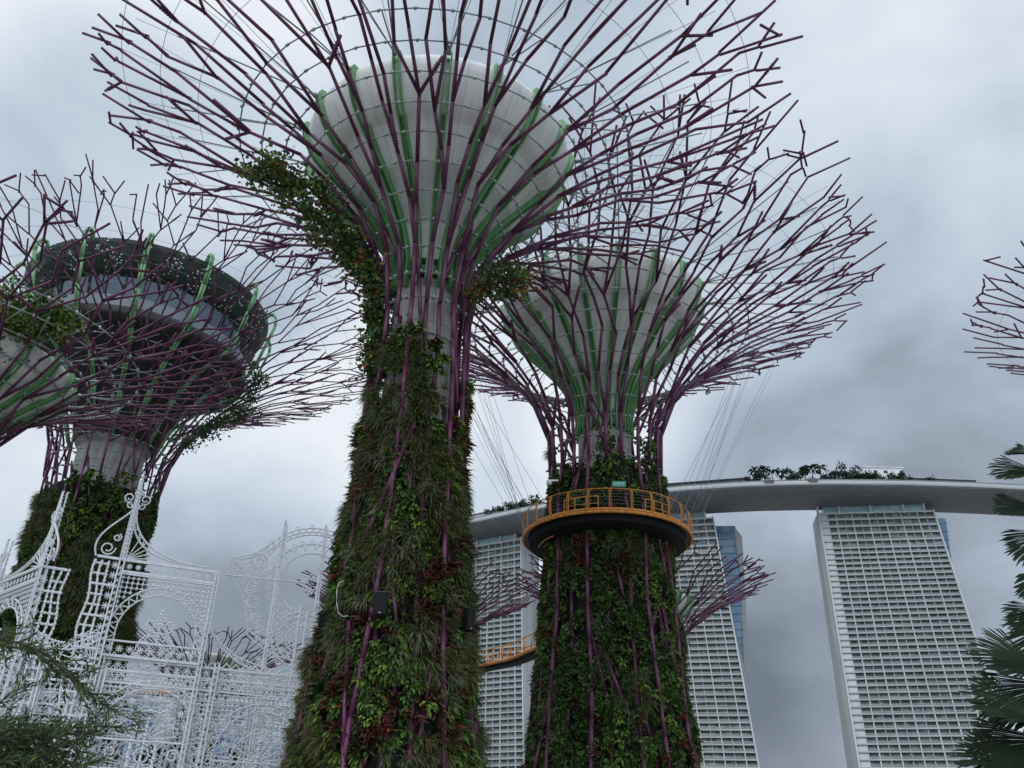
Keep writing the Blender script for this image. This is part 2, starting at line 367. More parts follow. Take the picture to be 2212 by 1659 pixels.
# ------------------------------------------------------------------ steel trees
def steel_tree(label, c, seed, trunk, z_neck, r_neck, z_rim, r_rim, n_stem=18, rod=.10, core=1.55, bowl=None, bowl_r=1.0, ribs=18, hoops=11,
               fork=(1.3, 1.95), detail=True, bend=(7.0, 8.5, 6.0), phase=0.0, restaurant=None, core_to=None, tip=.06, brace_p=.62, seglen=(2.4, 4.3), kink=(.2, .5), arm_p=.5, stem_off=(-.28, .06, -.2, -.3, .1, -.25)):
    """trunk: [(radius of the stems, z)] from the ground up to the neck; above it the stems flare out on a trumpet to (r_rim, z_rim)"""
    R = random.Random(seed)
    root = thing('steel_tree', label, 'steel tree', (c[0], c[1], 0), 'purple steel tree structures of the garden')
    can = bez((r_neck, z_neck), (r_neck + .25, z_neck + bend[0]), (r_rim - bend[1], z_rim - bend[2]), (r_rim, z_rim), 40)
    prof = np.array(trunk + [tuple(p) for p in can[1:]], float)
    ext = prof[-1] + (prof[-1] - prof[-2]) / np.linalg.norm(prof[-1] - prof[-2]) * 6
    prof = np.vstack([prof, ext])
    sl = np.concatenate([[0], np.cumsum(np.linalg.norm(np.diff(prof, axis=0), axis=1))])
    s_neck = np.interp(z_neck - .01, prof[:len(trunk), 1], sl[:len(trunk)]); s_rim = sl[-2]
    tang = np.gradient(prof, axis=0); tang /= np.linalg.norm(tang, axis=1, keepdims=True)
    def Rs(s): return float(np.interp(s, sl, prof[:, 0]))
    def P(s, ph, off=0.0):
        r = np.interp(s, sl, prof[:, 0]); z = np.interp(s, sl, prof[:, 1])
        tr = np.interp(s, sl, tang[:, 0]); tz = np.interp(s, sl, tang[:, 1])
        r = r + off * tz; z = z - off * tr
        return np.stack([c[0] + r * np.cos(ph), c[1] + r * np.sin(ph), z + 0 * r], -1)
    def seg(mb, s0, f0, s1, f1, r0, r1, off=0.0, clamp=None):
        L = math.hypot(s1 - s0, (f1 - f0) * Rs((s0 + s1) / 2))
        k = max(1, int(L / 1.7)) if s0 < s_neck + 9 else max(1, int(L / 3.2))
        t = np.linspace(0, 1, k + 1)
        pts = P(s0 + (s1 - s0) * t, f0 + (f1 - f0) * t, off)
        mb.tubes(pts[:-1], pts[1:], r0 + (r1 - r0) * t[:-1], r0 + (r1 - r0) * t[1:], 8 if detail else 6)
        if detail and clamp is not None:
            a = pts[-2] if clamp > 0 else pts[1]; b = pts[-1] if clamp > 0 else pts[0]
            d = (a - b); d = d / np.linalg.norm(d)
            for q in range(5):
                x = b + d * (.35 + .13 * q)
                mb.tubes([x - d * .02], [x + d * .02], r0 * 1.5, None, 6, ext=0)
    w0 = 2 * math.pi / n_stem
    def grow(mb, s, ph, cen, w, sgn, rad, depth):
        L = R.uniform(*seglen) * (1.0 if r_rim > 15 else .62)
        s2 = s + L
        if s2 > s_rim - 1.2:
            s2 = s_rim + R.uniform(-1.4, 1.0) * (1 if r_rim > 15 else .6)
            if R.random() < .55:           # a V or X of two tips
                sm = s + (s2 - s) * R.uniform(.35, .6); fm = ph + (cen - ph) * .6
                seg(mb, s, ph, sm, fm, rad, rad * .95)
                for sg in (-1, 1):
                    s4 = s2 + R.uniform(-.9, .6); f4 = fm + sg * w * R.uniform(.25, .75); tr = max(tip, rad * .88)
                    seg(mb, sm, fm, s4, f4, tr, tr, off=.09 * sg)
                    if R.random() < .2: seg(mb, s4 - .1, f4, s4 + R.uniform(-.9, .5), f4 + R.choice((-1, 1)) * R.uniform(.7, 1.4) / r_rim * (1 if r_rim > 15 else .6), tr, tr, off=.09 * sg)
            else:
                seg(mb, s, ph, s2, cen + sgn * w * R.uniform(.1, .5), rad, max(tip, rad * .85))
            return
        rn = max(tip, rad * .92)
        if w * Rs(s2) > R.uniform(*fork) and depth < 3:
            for sg in (-1, 1):
                c2 = cen + sg * w / 4; f2 = c2 + R.uniform(-.12, .12) * w
                s3 = s2 + R.uniform(-.6, .9)
                lead = (sg == sgn)
                if not lead and R.random() < .3:   # the fork starts higher up the leading branch
                    pass
                seg(mb, s, ph, s3, f2, rad if lead else rn, rn, off=0 if lead else .05, clamp=-1 if (not lead and R.random() < .5) else None)
                grow(mb, s3, f2, c2, w / 2, R.choice((-1, 1)), rn, depth + 1)
        else:
            f2 = cen + sgn * w * R.uniform(*kink)
            seg(mb, s, ph, s2, f2, rad, rn)
            if s > s_neck + 5 and R.random() < arm_p:    # an arm that reaches for the next branch
                sg = 1 if f2 > cen else -1
                l2 = R.uniform(.9, 2.2) * (1 if r_rim > 15 else .6)
                seg(mb, s2, f2, s2 + l2, f2 + sg * min(w * .85, 1.6 / max(2, Rs(s2))), rn, rn, off=.07, clamp=1 if R.random() < .6 else None)
            if R.random() < .22 and s > s_neck + 4:
                seg(mb, s2, f2, s2 + R.uniform(1.2, 2.4), f2 - sgn * w * R.uniform(.2, .5), rn, rn, off=-.06)
            grow(mb, s2, f2, cen, w, -sgn, rn, depth)
    phis = []
    for i in range(n_stem):
        mb = MB(); ph = phase + w0 * i + R.uniform(-.07, .07) * w0; phis.append(ph)
        s, f = 0.0, ph + R.uniform(-.25, .25) * w0; so = stem_off[i % len(stem_off)]
        while s < s_neck - 2.5:
            s2 = min(s_neck - 1, s + R.uniform(4, 7)); f2 = ph + R.uniform(-.3, .3) * w0
            if s2 > s_neck - 3: f2 = ph
            seg(mb, s, f, s2, f2, rod * 1.02, rod * 1.0, off=so); s, f = s2, f2
        seg(mb, s, f, s_neck + 2.0, ph, rod * 1.0, rod * 1.0)
        grow(mb, s_neck + 2.0 , ph, ph, w0, R.choice((-1, 1)), rod, 0)
        mb.build('branch', 'purple', root, True)
    for i in range(n_stem):                     # slanting braces between neighbouring stems
        s = R.uniform(1, 6)
        while s < s_neck + 1.5:
            l2 = R.uniform(4.5, 7.0); sg = R.choice((-1, 1))
            near = s > s_neck - 6
            if R.random() < (.75 if near else brace_p):
                mb = MB(); o_ = -.05 if near else R.choice((-.25, -.1, .06))
                seg(mb, s, phis[i], min(s + l2, s_neck + 3.5), phis[i] + sg * w0 * R.choice((1, 1, 2)), rod * .85, rod * .8, off=o_, clamp=1)
                mb.build('brace', 'purple', root, True)
            s += l2 * R.uniform(.8, 1.4)
    # hoops and outer ring wires
    a = np.linspace(0, 2 * math.pi, n_stem * 2 + 1) + phase
    for k in range(hoops):
        s = s_neck - .8 + k * 1.32
        mb = MB(); mb.poly(P(np.full(len(a), s), a, -.10), .038 if detail else .03, 6)
        mb.tubes(P(np.full(len(a), s), a, -.16)[:-1], P(np.full(len(a), s), a, .0)[:-1], .075, None, 6)
        mb.build('hoop', 'steel', root, True)
    s = s_neck - .8 + hoops * 1.32 + 1.0
    while s < s_rim - 1.0:
        a3 = np.linspace(0, 2 * math.pi, n_stem * 4 + 1) + phase
        mb = MB(); mb.poly(P(np.full(len(a3), s), a3, -.06), .013, 4); mb.build('ring_wire', 'wire', root); s += 2.1
    # concrete core and bowl
    if bowl:
        bz = bowl[0][1]
        mb = MB(); ct = core_to or bz
        mb.lathe([(core, 0), (core, ct - 4.2), (core + .10, ct - 4.15), (core + .10, ct - 3.95), (core, ct - 3.9), (core, ct - 1.1), (core - .12, ct - 1.05), (core - .12, ct + .9), (core - .2, ct + .9)], c, 40)
        for k in range(12):
            an = k * math.pi / 6 + .1
            for zz in (ct - 3.5, ct - 3.1):
                mb.tubes([(c[0] + (core - .02) * math.cos(an), c[1] + (core - .02) * math.sin(an), zz)], [(c[0] + (core + .05) * math.cos(an), c[1] + (core + .05) * math.sin(an), zz)], .07, None, 6)
        co = mb.build('core', 'core_concrete', root, False)
        mb = MB()
        mb.lathe([(core + .02, ct - 1.0), (core + .16, ct - .98), (core + .16, ct - .80), (core + .02, ct - .78)], c, 40)
        mb.lathe([(core - .1, ct - .2), (core + .06, ct - .18), (core + .06, ct - .06), (core - .1, ct - .04)], c, 40)
        mb.build('collar', 'dark_steel', co, False)
        mb = MB(); mb.lathe(bowl, c, 72)
        mb.build('bowl', 'white_skin', root, True)
        bq = np.array([q_ for q_ in bowl[:14]]); sq = np.concatenate([[0], np.cumsum(np.linalg.norm(np.diff(bq, axis=0), axis=1))])
        tq = np.linspace(0, sq[-1], 22); bp = np.stack([np.interp(tq, sq, bq[:, 0]), np.interp(tq, sq, bq[:, 1])], 1)
        for _ in range(5): bp[1:-1] = (bp[:-2] + 2 * bp[1:-1] + bp[2:]) / 4
        tg = np.gradient(bp, axis=0); tg /= np.linalg.norm(tg, axis=1, keepdims=True)
        nr = np.stack([tg[:, 1], -tg[:, 0]], 1)
        inn = bp - nr * .12; out = bp + nr * np.linspace(.26, .30, len(bp))[:, None] * bowl_r
        lo_i = np.array([[bp[0, 0] + .02, bp[0, 1] - 1.5]]); lo_o = np.array([[bp[0, 0] + .30, bp[0, 1] - 1.35]])
        # the rib ends in a rounded nose over the rim
        tip_i = inn[-1] + np.array([-.25, .40]) * bowl_r; tip_o = [out[-1] + np.array([.02, .25]) * bowl_r, out[-1] + np.array([-.12, .52]) * bowl_r]
        I = np.vstack([lo_i, inn, [tip_i, tip_i]]); O = np.vstack([lo_o, out, tip_o])
        for k in range(ribs):
            an = phase + (k + .5) * 2 * math.pi / ribs
            e = np.array([math.cos(an), math.sin(an)]); t = np.array([-e[1], e[0]])
            mb = MB()
            for off, th in ((-.14, .035), (.14, .035), (0, .06)):
                V = []
                for a_, b_ in zip(I, O if off else I + (O - I) * .35):
                    for p in (a_, b_):
                        for sg in (-1, 1):
                            xy = np.array(c[:2]) + e * p[0] + t * (off * bowl_r + sg * th * bowl_r); V.append((xy[0], xy[1], p[1]))
                q = []
                for i in range(len(I) - 1):
                    b0 = 4 * i; b1 = b0 + 4
                    q += [[b0, b0 + 2, b1 + 2, b1], [b0 + 1, b1 + 1, b1 + 3, b0 + 3], [b0 + 2, b0 + 3, b1 + 3, b1 + 2], [b0, b1, b1 + 1, b0 + 1]]
                q += [[0, 1, 3, 2], [len(V) - 4, len(V) - 2, len(V) - 1, len(V) - 3]]
                mb.add(V, q)
            mb.build('rib', 'green', root)
            # a fan of tie rods from the rim to the branches
            rim = np.array(out[-1]); r0 = np.array([c[0] + e[0] * (rim[0] + .1), c[1] + e[1] * (rim[0] + .1), rim[1] + .1])
            mb = MB()
            s_b = float(np.interp(rim[1], prof[:, 1], sl))
            for ds, df, rr in ((2.0, .10, .04), (2.0, -.10, .04), (4.2, .15, .014), (4.2, -.15, .014), (6.2, .05, .012), (-2.2, .05, .036)):
                q_ = P(min(s_b + ds * (r_rim / 19), s_rim - 1.5), an + df, 0)
                mb.tubes([r0], [q_], rr * (1 if detail else .8), None, 5 if False else 6)
            mb.tubes([r0], [r0 + np.array([e[0], e[1], .1]) * .35], .16, .03, 6)
            mb.build('tie_rod', 'steel', root, True)
    return root, P, s_neck, s_rim, Rs

def trunk_r(trunk, inset):
    t = np.array(trunk, float)
    return lambda z: float(np.interp(z, t[:, 1], t[:, 0]) - inset)

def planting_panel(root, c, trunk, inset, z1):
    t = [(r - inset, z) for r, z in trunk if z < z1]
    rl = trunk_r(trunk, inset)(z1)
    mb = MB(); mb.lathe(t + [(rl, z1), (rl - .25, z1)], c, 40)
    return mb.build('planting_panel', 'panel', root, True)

BOWL = [(1.62, 27.2), (1.82, 28.0), (2.2, 28.9), (2.8, 29.8), (3.55, 30.65), (4.3, 31.4), (4.95, 32.05), (5.35, 32.5), (5.37, 32.56), (5.78, 32.62), (6.2, 33.1), (6.6, 33.75), (6.85, 34.35), (6.92, 34.8), (6.85, 35.1), (6.55, 35.3), (5.9, 35.35), (0.1, 35.1)]

def bowl_scaled(z_off, kr, kz, z_base=27.2):
    return [(r * kr, (z - 27.2) * kz + z_base + z_off) for r, z in BOWL]

PA = (-4.3, 35.75)
TA = [(4.4, 0), (3.75, 3.0), (3.38, 6.0), (2.9, 10.0), (2.45, 14.5), (2.25, 18.0), (2.18, 21.0), (2.15, 24.0), (2.15, 25.5)]
treeA, PfA, snA, srA, RsA = steel_tree('tallest purple steel tree in front, white ribbed bowl overhead and planted trunk with speakers', PA, 11, TA, 25.5, 2.2, 36.9, 17.7, n_stem=20, fork=(1.05, 1.6), bend=(6.0, 8.6, 3.4), rod=.108, tip=.068, stem_off=(.02, -.28, -.14, .06, -.32, -.06, -.26), bowl=BOWL, phase=.12)
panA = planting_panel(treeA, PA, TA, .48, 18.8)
plant_trunk(treeA, PA, trunk_r(TA, .24), .6, 23.2, 12.5, 3, dict(grass=.42, fern=.42, bromeliad=.16), 1.08, 5.5, cell=(.95, 1.25))

PB = (6.2, 52.6)
TB = [(5.6, 0), (5.1, 4.0), (4.7, 7.0), (4.4, 10.0), (4.0, 16.0), (3.75, 20.0), (3.6, 23.0), (3.5, 25.0)]
BB = bowl_scaled(0, 1.02, 1.18, 28.2)
treeB, PfB, snB, srB, RsB = steel_tree('purple steel tree whose trunk passes through the orange ring platform', PB, 23, TB, 25.0, 3.45, 38.9, 18.7, n_stem=22, fork=(1.0, 1.5), bend=(7.0, 8.6, 3.3), rod=.112, tip=.055, seglen=(2.0, 3.6), kink=(.22, .52), arm_p=.55, stem_off=(.04, -.32, -.16, .06, -.32), core=1.72, bowl=BB, core_to=28.0, phase=.05)
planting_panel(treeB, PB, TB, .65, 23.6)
plant_trunk(treeB, PB, trunk_r(TB, .28), 1.5, 26.2, 9.0, 9, dict(ivy=.50, fern=.38, grass=.06, bromeliad=.06), 1.05, 3.5, cell=(1.0, 1.6))

# the tree with the restaurant
PC = (-32.9, 67.4)
TC = [(6.4, 0), (5.6, 6.0), (5.0, 12.0), (4.45, 18.0), (4.2, 23.0), (4.25, 27.0), (4.5, 29.0)]
treeC, PfC, snC, srC, RsC = steel_tree('purple steel tree carrying a round glazed restaurant in its crown', PC, 37, TC, 29.0, 4.5, 43.4, 20.6, bend=(7.5, 8.4, 3.2), n_stem=22, fork=(1.05, 1.55), rod=.092, tip=.052, seglen=(1.8, 3.1), kink=(.25, .55), arm_p=.6, bowl=None, hoops=9, phase=.2)
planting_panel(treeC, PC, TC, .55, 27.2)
plant_trunk(treeC, PC, trunk_r(TC, .2), 2.5, 28.2, 6.0, 15, dict(ivy=.55, fern=.22, grass=.23), 1.25, 2.0, cell=(1.8, 3.2))
mb = MB(); mb.lathe([(2.6, 0), (2.6, 31.0), (2.9, 31.3), (3.3, 33.0)], PC, 40); mb.build('core', 'core_concrete', treeC)
M['ledge'] = material('terrace_ledge', (.065, .065, .06), .8, .4, 2)
rest = MB()
rest.lathe([(3.0, 31.5), (3.6, 33.4), (4.6, 35.4), (6.0, 37.2), (7.6, 38.4), (8.5, 39.0)], PC, 64)
rest.build('funnel', material('restaurant_soffit', (.028, .026, .026), .7, .35, 1.2), treeC, True)
mb = MB(); mb.lathe([(8.4, 38.9), (9.2, 39.1), (9.3, 39.25), (9.3, 39.75), (9.1, 39.75), (8.0, 39.7)], PC, 64); mb.build('terrace_ledge', 'ledge', treeC, False)
glass_m = material('restaurant_glass', (.05, .085, .13), .12, spec=.8)
gm_nt = glass_m.node_tree
mb = MB()
for k in range(36):
    a0 = k * 2 * math.pi / 36 + .01; a1 = (k + 1) * 2 * math.pi / 36 - .01
    pt = lambda an, r, z: (PC[0] + r * math.cos(an), PC[1] + r * math.sin(an), z)
    mb.hexa([pt(a0, 7.9, 39.65), pt(a1, 7.9, 39.65), pt(a1, 8.0, 39.65), pt(a0, 8.0, 39.65)], [pt(a0, 8.4, 43.2), pt(a1, 8.4, 43.2), pt(a1, 8.5, 43.2), pt(a0, 8.5, 43.2)])
wb = mb.build('window_band', glass_m, treeC)
mb = MB()
for k in range(36):
    an = k * 2 * math.pi / 36
    mb.bar(pt(an, 8.02, 39.65), pt(an, 8.55, 43.25), .06, .1)
mb.build('mullion', 'dark_steel', wb)
mb = MB(); mb.lathe([(9.2, 39.76), (9.2, 40.75), (9.17, 40.75), (9.17, 39.76)], PC, 64)
mb.build('railing', 'wire', treeC)
fas_m = bpy.data.materials.new('speckled_fascia'); fas_m.use_nodes = True  # pale speckles in noise patches over dark green
nt = fas_m.node_tree; b = nt.nodes['Principled BSDF']; b.inputs['Roughness'].default_value = .6
t_ = nt.nodes.new('ShaderNodeTexCoord'); vo = nt.nodes.new('ShaderNodeTexVoronoi'); vo.inputs['Scale'].default_value = 3.0
mp_ = nt.nodes.new('ShaderNodeMapping'); mp_.inputs['Scale'].default_value = (1, 1, 2.0)
nz = nt.nodes.new('ShaderNodeTexNoise'); nz.inputs['Scale'].default_value = .55; nz.inputs['Detail'].default_value = 2
nt.links.new(t_.outputs['Object'], mp_.inputs[0]); nt.links.new(mp_.outputs[0], vo.inputs['Vector']); nt.links.new(t_.outputs['Object'], nz.inputs['Vector'])
m1 = nt.nodes.new('ShaderNodeMath'); m1.operation = 'LESS_THAN'; nt.links.new(vo.outputs['Distance'], m1.inputs[0]); m1.inputs[1].default_value = .27
m2 = nt.nodes.new('ShaderNodeMath'); m2.operation = 'GREATER_THAN'; nt.links.new(nz.outputs['Fac'], m2.inputs[0]); m2.inputs[1].default_value = .52
m3 = nt.nodes.new('ShaderNodeMath'); m3.operation = 'MULTIPLY'; nt.links.new(m1.outputs[0], m3.inputs[0]); nt.links.new(m2.outputs[0], m3.inputs[1])
mm = nt.nodes.new('ShaderNodeMix'); mm.data_type = 'RGBA'; mm.inputs['A'].default_value = (.018, .035, .022, 1); mm.inputs['B'].default_value = (.75, .80, .85, 1)
nt.links.new(m3.outputs[0], mm.inputs['Factor']); nt.links.new(mm.outputs['Result'], b.inputs['Base Color'])
mb = MB(); mb.lathe([(8.5, 43.0), (9.1, 43.3), (9.9, 44.1), (10.35, 45.0), (10.4, 45.35), (10.2, 45.4)], PC, 72)
mb.build('fascia', fas_m, treeC, False)
mb = MB(); mb.lathe([(10.2, 45.41), (8, 46.2), (5, 46.8), (.1, 46.9)], PC, 48); mb.build('roof', 'dark_steel', treeC, True)
for k in range(14):
    an = .1 + k * 2 * math.pi / 14
    pr = [(3.3, 31.2), (4.1, 33.6), (4.9, 35.4), (6.4, 37.3), (8.0, 38.6), (9.45, 39.3), (10.1, 41.0), (10.6, 43.0), (11.0, 44.6), (11.0, 45.4), (10.75, 45.9), (10.3, 45.9), (10.1, 45.45)]
    mb = MB()
    for dt in (-.11, .11):
        t = np.array([-math.sin(an), math.cos(an), 0]) * dt
        mb.poly([np.array(pt(an, r + .15, z)) + t for r, z in pr], .11, 8)
    mb.build('rib', 'green', treeC, True)

# the tree cut by the frame, and the further ones
pd_ = at(-72, 800, 50.5); PD = (pd_[0], pd_[1])
TD = [(4.2, 0), (3.2, 6), (2.5, 12), (2.2, 16), (2.1, 18.6)]
treeD, PfD, snD, srD, RsD = steel_tree('purple steel tree half out of frame before the restaurant tree, shrub on its bowl', PD, 41, TD, 18.6, 2.1, 27.2, 13.6, rod=.085, bowl=bowl_scaled(0, .75, .62, 19.6), bowl_r=.8, hoops=9, bend=(4.5, 6.0, 2.0), fork=(1.4, 1.9), core=1.3, core_to=19.4)
planting_panel(treeD, PD, TD, .5, 16.5)
plant_trunk(treeD, PD, trunk_r(TD, .4), 2, 17.8, 3.5, 19, dict(ivy=.4, fern=.4, grass=.2), 1.2)

ps = at(2545, 690, 68)
PE = (ps[0], ps[1])
TE = [(4.2, 0), (3.2, 9), (2.6, 18), (2.3, 26)]
steel_tree('purple steel tree seen only by a few branch tips above the fan palm', PE, 53, TE, 26.0, 2.3, 38.6, 13.0, rod=.10, bowl=bowl_scaled(0, .7, .7, 27.5), bowl_r=.8, hoops=8, bend=(5, 6, 2.8), fork=(1.4, 1.9), core=1.3, core_to=27.3)

TS = [(3.4, 0), (2.6, 5), (2.1, 10), (1.9, 15.2)]
def small_tree(label, c, seed):
    r_, *_ = steel_tree(label, c, seed, TS, 15.2, 1.9, 22.2, 9.9, n_stem=18, rod=.068, seglen=(2.6, 4.6), bowl=bowl_scaled(0, .55, .5, 16.8), bowl_r=.7, hoops=5, bend=(2.4, 5.0, 1.7), fork=(.8, 1.2), core=1.1, core_to=16.6, detail=False, tip=.05)
    planting_panel(r_, c, TS, .4, 14)
    plant_trunk(r_, c, trunk_r(TS, .35), 2, 15, 2.0, seed, dict(ivy=.6, fern=.4), 1.5)
    return r_
pf = at(1385, 1290, 70); pg = at(905, 1290, 74); ph_ = at(452, 1420, 103)
small = small_tree('small purple steel tree behind the ring platform trunk, branches over the hotel wall', (pf[0], pf[1]), 61)
def copy_small(p, rz, label):
    o = copy_tree(small); o.location = (p[0], p[1], 0); o.rotation_euler = (0, 0, rz); o['label'] = label
copy_small(pg, 1.1, 'small purple steel tree behind the tallest trunk, seen through the rosette arch')
copy_small(ph_, 2.3, 'small purple steel tree with pale bowl far behind the white lattice towers')

# ------------------------------------------------------------------ creepers on the steel
def creeper(name, label, pts, rad, n, mats, wts, seed, leaf=.17):
    rng = np.random.default_rng(seed)
    pts = np.asarray(pts, float); rad = np.asarray(rad, float)
    d = np.concatenate([[0], np.cumsum(np.linalg.norm(np.diff(pts, axis=0), axis=1))])
    root = thing(name, label, 'vine', pts[0])
    mb = MB(); mb.poly(pts, .05, 6); mb.build('stem', 'bark', root, True)
    u = rng.uniform(0, d[-1], n // 26)
    cl = np.stack([np.interp(u, d, pts[:, i]) for i in range(3)], 1); rr = np.interp(u, d, rad)
    cl = cl + rng.normal(0, .5, cl.shape) * rr[:, None]
    V = cl.repeat(26, 0) + rng.normal(0, .26, (len(cl) * 26, 3))
    k = len(V); a = rng.normal(0, 1, (k, 3)); a /= np.linalg.norm(a, axis=1, keepdims=True); b_ = np.cross(a, rng.normal(0, 1, (k, 3))); b_ /= np.linalg.norm(b_, axis=1, keepdims=True)
    l = leaf * rng.uniform(.6, 1.3, (k, 1)); a = a * l; b_ = b_ * l * .42
    Q = np.stack([V, V + a * .5 + b_, V + a, V + a * .5 - b_], 1)
    mi = rng.choice(len(mats), len(cl), p=wts).repeat(26)
    lf = MB(); lf.add(Q, (np.arange(k) * 4)[:, None] + np.arange(4)[None], m=mi)
    lf.build('leaves', mats, root)
    return root
def onA(px, py, D): return at(px, py, D)
creeper('climbing_vine', 'leafy vine with yellow and orange leaves climbing the tallest tree beside its bowl',
        [onA(806, 800, 35.5), onA(812, 700, 35.6), onA(806, 620, 35.4), onA(775, 555, 35.3), onA(710, 490, 35.2), onA(650, 415, 35), onA(590, 375, 34.8), onA(540, 368, 34.6)],
        [.14, .16, .26, .55, 1.15, 1.0, .8, .5], 6000, ['ivy', 'ivy_light', 'yellowleaf', 'rust', 'fern_dark'], [.36, .18, .14, .10, .22], 5, .24)
creeper('climbing_vine', 'small orange tinged vine hanging under the branches between the two white bowls',
        [onA(1020, 640, 34.6), onA(1065, 605, 34.4), onA(1105, 598, 34.2), onA(1135, 612, 34.2)], [.25, .6, .7, .4], 1700, ['ivy', 'yellowleaf', 'rust', 'fern_dark'], [.42, .16, .14, .28], 6, .18)
creeper('climbing_vine', 'thin vine running up beside the restaurant tree bowl on its branches',
        [at(400, 960, 68), at(470, 920, 66), at(535, 880, 65), at(560, 830, 65), at(545, 790, 65)], [.5, .7, .8, .7, .4], 1900, ['ivy', 'fern_dark', 'far_green'], [.4, .3, .3], 7, .22)
creeper('bowl_shrub', 'pale green shrub spilling over the rim of the half hidden bowl',
        [at(-60, 700, 46), at(-10, 690, 46), at(40, 685, 45.5), at(90, 690, 45), at(150, 700, 44.5)], [1.6, 1.5, 1.2, 1.1, .5], 5600, ['yellowleaf', 'ivy_light', 'fern', 'ivy'], [.3, .3, .2, .2], 8, .2)

# ------------------------------------------------------------------ things fixed to the trunks
def speaker(px, py, D, w, h, yaw, label):
    p = at(px, py, D); r_ = thing('loudspeaker', label, 'loudspeaker', p, 'loudspeakers on the tallest trunk')
    ca, sa = math.cos(yaw), math.sin(yaw)
    def loc(x, y, z): return (p[0] + x * ca - y * sa, p[1] + x * sa + y * ca, p[2] + z)
    mb = MB(); mb.hexa([loc(-w * .42, .5, -h), loc(w * .42, .5, -h), loc(w, 0, -h), loc(-w, 0, -h)], [loc(-w * .42, .5, h), loc(w * .42, .5, h), loc(w, 0, h), loc(-w, 0, h)])
    mb.build('cabinet', 'black', r_)
    mb = MB(); mb.boxes([loc(0, -.012, 0)], [[[w * .9 * ca, w * .9 * sa, 0], [-.01 * sa, .01 * ca, 0], [0, 0, h * .93]]]); mb.build('grille', 'black', r_)
    mb = MB(); mb.boxes([loc(0, -.03, -h * .82)], [[[w * .14 * ca, w * .14 * sa, 0], [-.006 * sa, .006 * ca, 0], [0, 0, .012]]]); mb.build('badge', 'white_paint', r_)
    mb = MB(); mb.bar(loc(-w * 1.1, .2, h + .05), loc(w * 1.1, .2, h + .05), .03, .03); mb.bar(loc(0, .3, h), loc(0, .9, h - .1), .03, .03); mb.build('bracket', 'dark_steel', r_)
speaker(822, 1303, 32.4, .25, .42, -.12, 'black loudspeaker hung on the front of the tallest trunk')
speaker(1018, 1338, 34.2, .24, .42, .95, 'black loudspeaker on the trunk edge facing the hotel')
speaker(690, 1340, 34.6, .2, .34, -1.2, 'black loudspeaker half buried in plants on the trunk edge near the rosette arch')
mb = MB(); mb.poly([at(x, y, 32.35) for x, y in ((742, 1255), (733, 1258), (728, 1272), (727, 1300), (730, 1322), (740, 1332), (752, 1330))], .009, 6)
tag(mb.build('cable', 'white_paint', None, True, at(735, 1290, 32.4)), 'white looped cable hanging among the plants of the tallest trunk', 'cable')

# exit sign above the ring platform
pe = at(1337, 1046, 48.6)
ex = thing('exit_sign', 'small green exit sign on the planted trunk above the orange platform', 'sign', pe)
mb = MB(); mb.box(pe, (.40, .04, .18)); mb.build('sign_board', material('exit_green', (.02, .28, .17), .4), ex)
cu = bpy.data.curves.new('lettering', 'FONT'); cu.body = 'EXIT'; cu.size = .24; cu.extrude = .008; cu.align_x = 'CENTER'; cu.align_y = 'CENTER'
lo_ = bpy.data.objects.new('lettering', cu); COL.objects.link(lo_); lo_.parent = ex; lo_.location = (.1, -.052, 0); lo_.rotation_euler = (math.pi / 2, 0, 0); cu.materials.append(M['white_paint'])
bpy.context.view_layer.update(); tm_ = bpy.data.meshes.new_from_object(lo_); mo_ = bpy.data.objects.new('sign_lettering', tm_); COL.objects.link(mo_); mo_.parent = ex; mo_.location = lo_.location; mo_.rotation_euler = lo_.rotation_euler; bpy.data.objects.remove(lo_)
mb = MB(); o_ = pe + np.array([-.27, -.05, 0])
mb.balls([o_ + np.array([.02, 0, .10])], .03); mb.bar(o_ + np.array([.02, 0, .07]), o_ + np.array([-.01, 0, -.02]), .02, .01)
mb.bar(o_ + np.array([-.01, 0, -.02]), o_ + np.array([.04, 0, -.12]), .014, .01); mb.bar(o_ + np.array([-.01, 0, -.02]), o_ + np.array([-.07, 0, -.10]), .014, .01); mb.bar(o_ + np.array([.02, 0, .05]), o_ + np.array([.08, 0, .0]), .012, .01)
mb.build('running_figure', 'white_paint', ex)
pc = at(1186, 1040, 49.6)
cc = thing('security_camera', 'white dome security camera on a stem above the ring platform', 'camera', pc)
mb = MB(); mb.lathe([(.02, pc[2] - .24), (.14, pc[2] - .2), (.17, pc[2] - .1), (.17, pc[2] + .02), (.05, pc[2] + .08)], pc, 16); mb.build('dome', 'white_paint', cc, True)
mb = MB(); mb.bar(pc + np.array([0, 0, .05]), pc + np.array([.55, .1, .12]), .05, .05); mb.build('bracket', 'white_paint', cc)

# ------------------------------------------------------------------ ring platform and walkway
RZ, RR = 19.9, 5.15
ring = thing('ring_platform', 'orange railed ring platform round the planted trunk', 'platform', (PB[0], PB[1], RZ))
mb = MB(); mb.lathe([(3.9, RZ - .05), (RR - .1, RZ - .05), (RR - .1, RZ), (3.9, RZ)], PB, 72, closed=True); mb.build('deck', 'dark_steel', ring)
mb = MB(); mb.lathe([(RR - .28, RZ - .06), (RR - .36, RZ - .5), (RR - .9, RZ - .62), (3.6, RZ - .75), (3.55, RZ - .5)], PB, 72); mb.build('soffit', 'black', ring)
a = np.linspace(0, 2 * math.pi, 73)
def circ(r, z, a=a): return np.stack([PB[0] + r * np.cos(a), PB[1] + r * np.sin(a), np.full(len(a), z)], 1)
mb = MB(); mb.poly(circ(RR + .02, RZ - .09), .095, 10); mb.build('edge_tube', 'orange', ring, True)
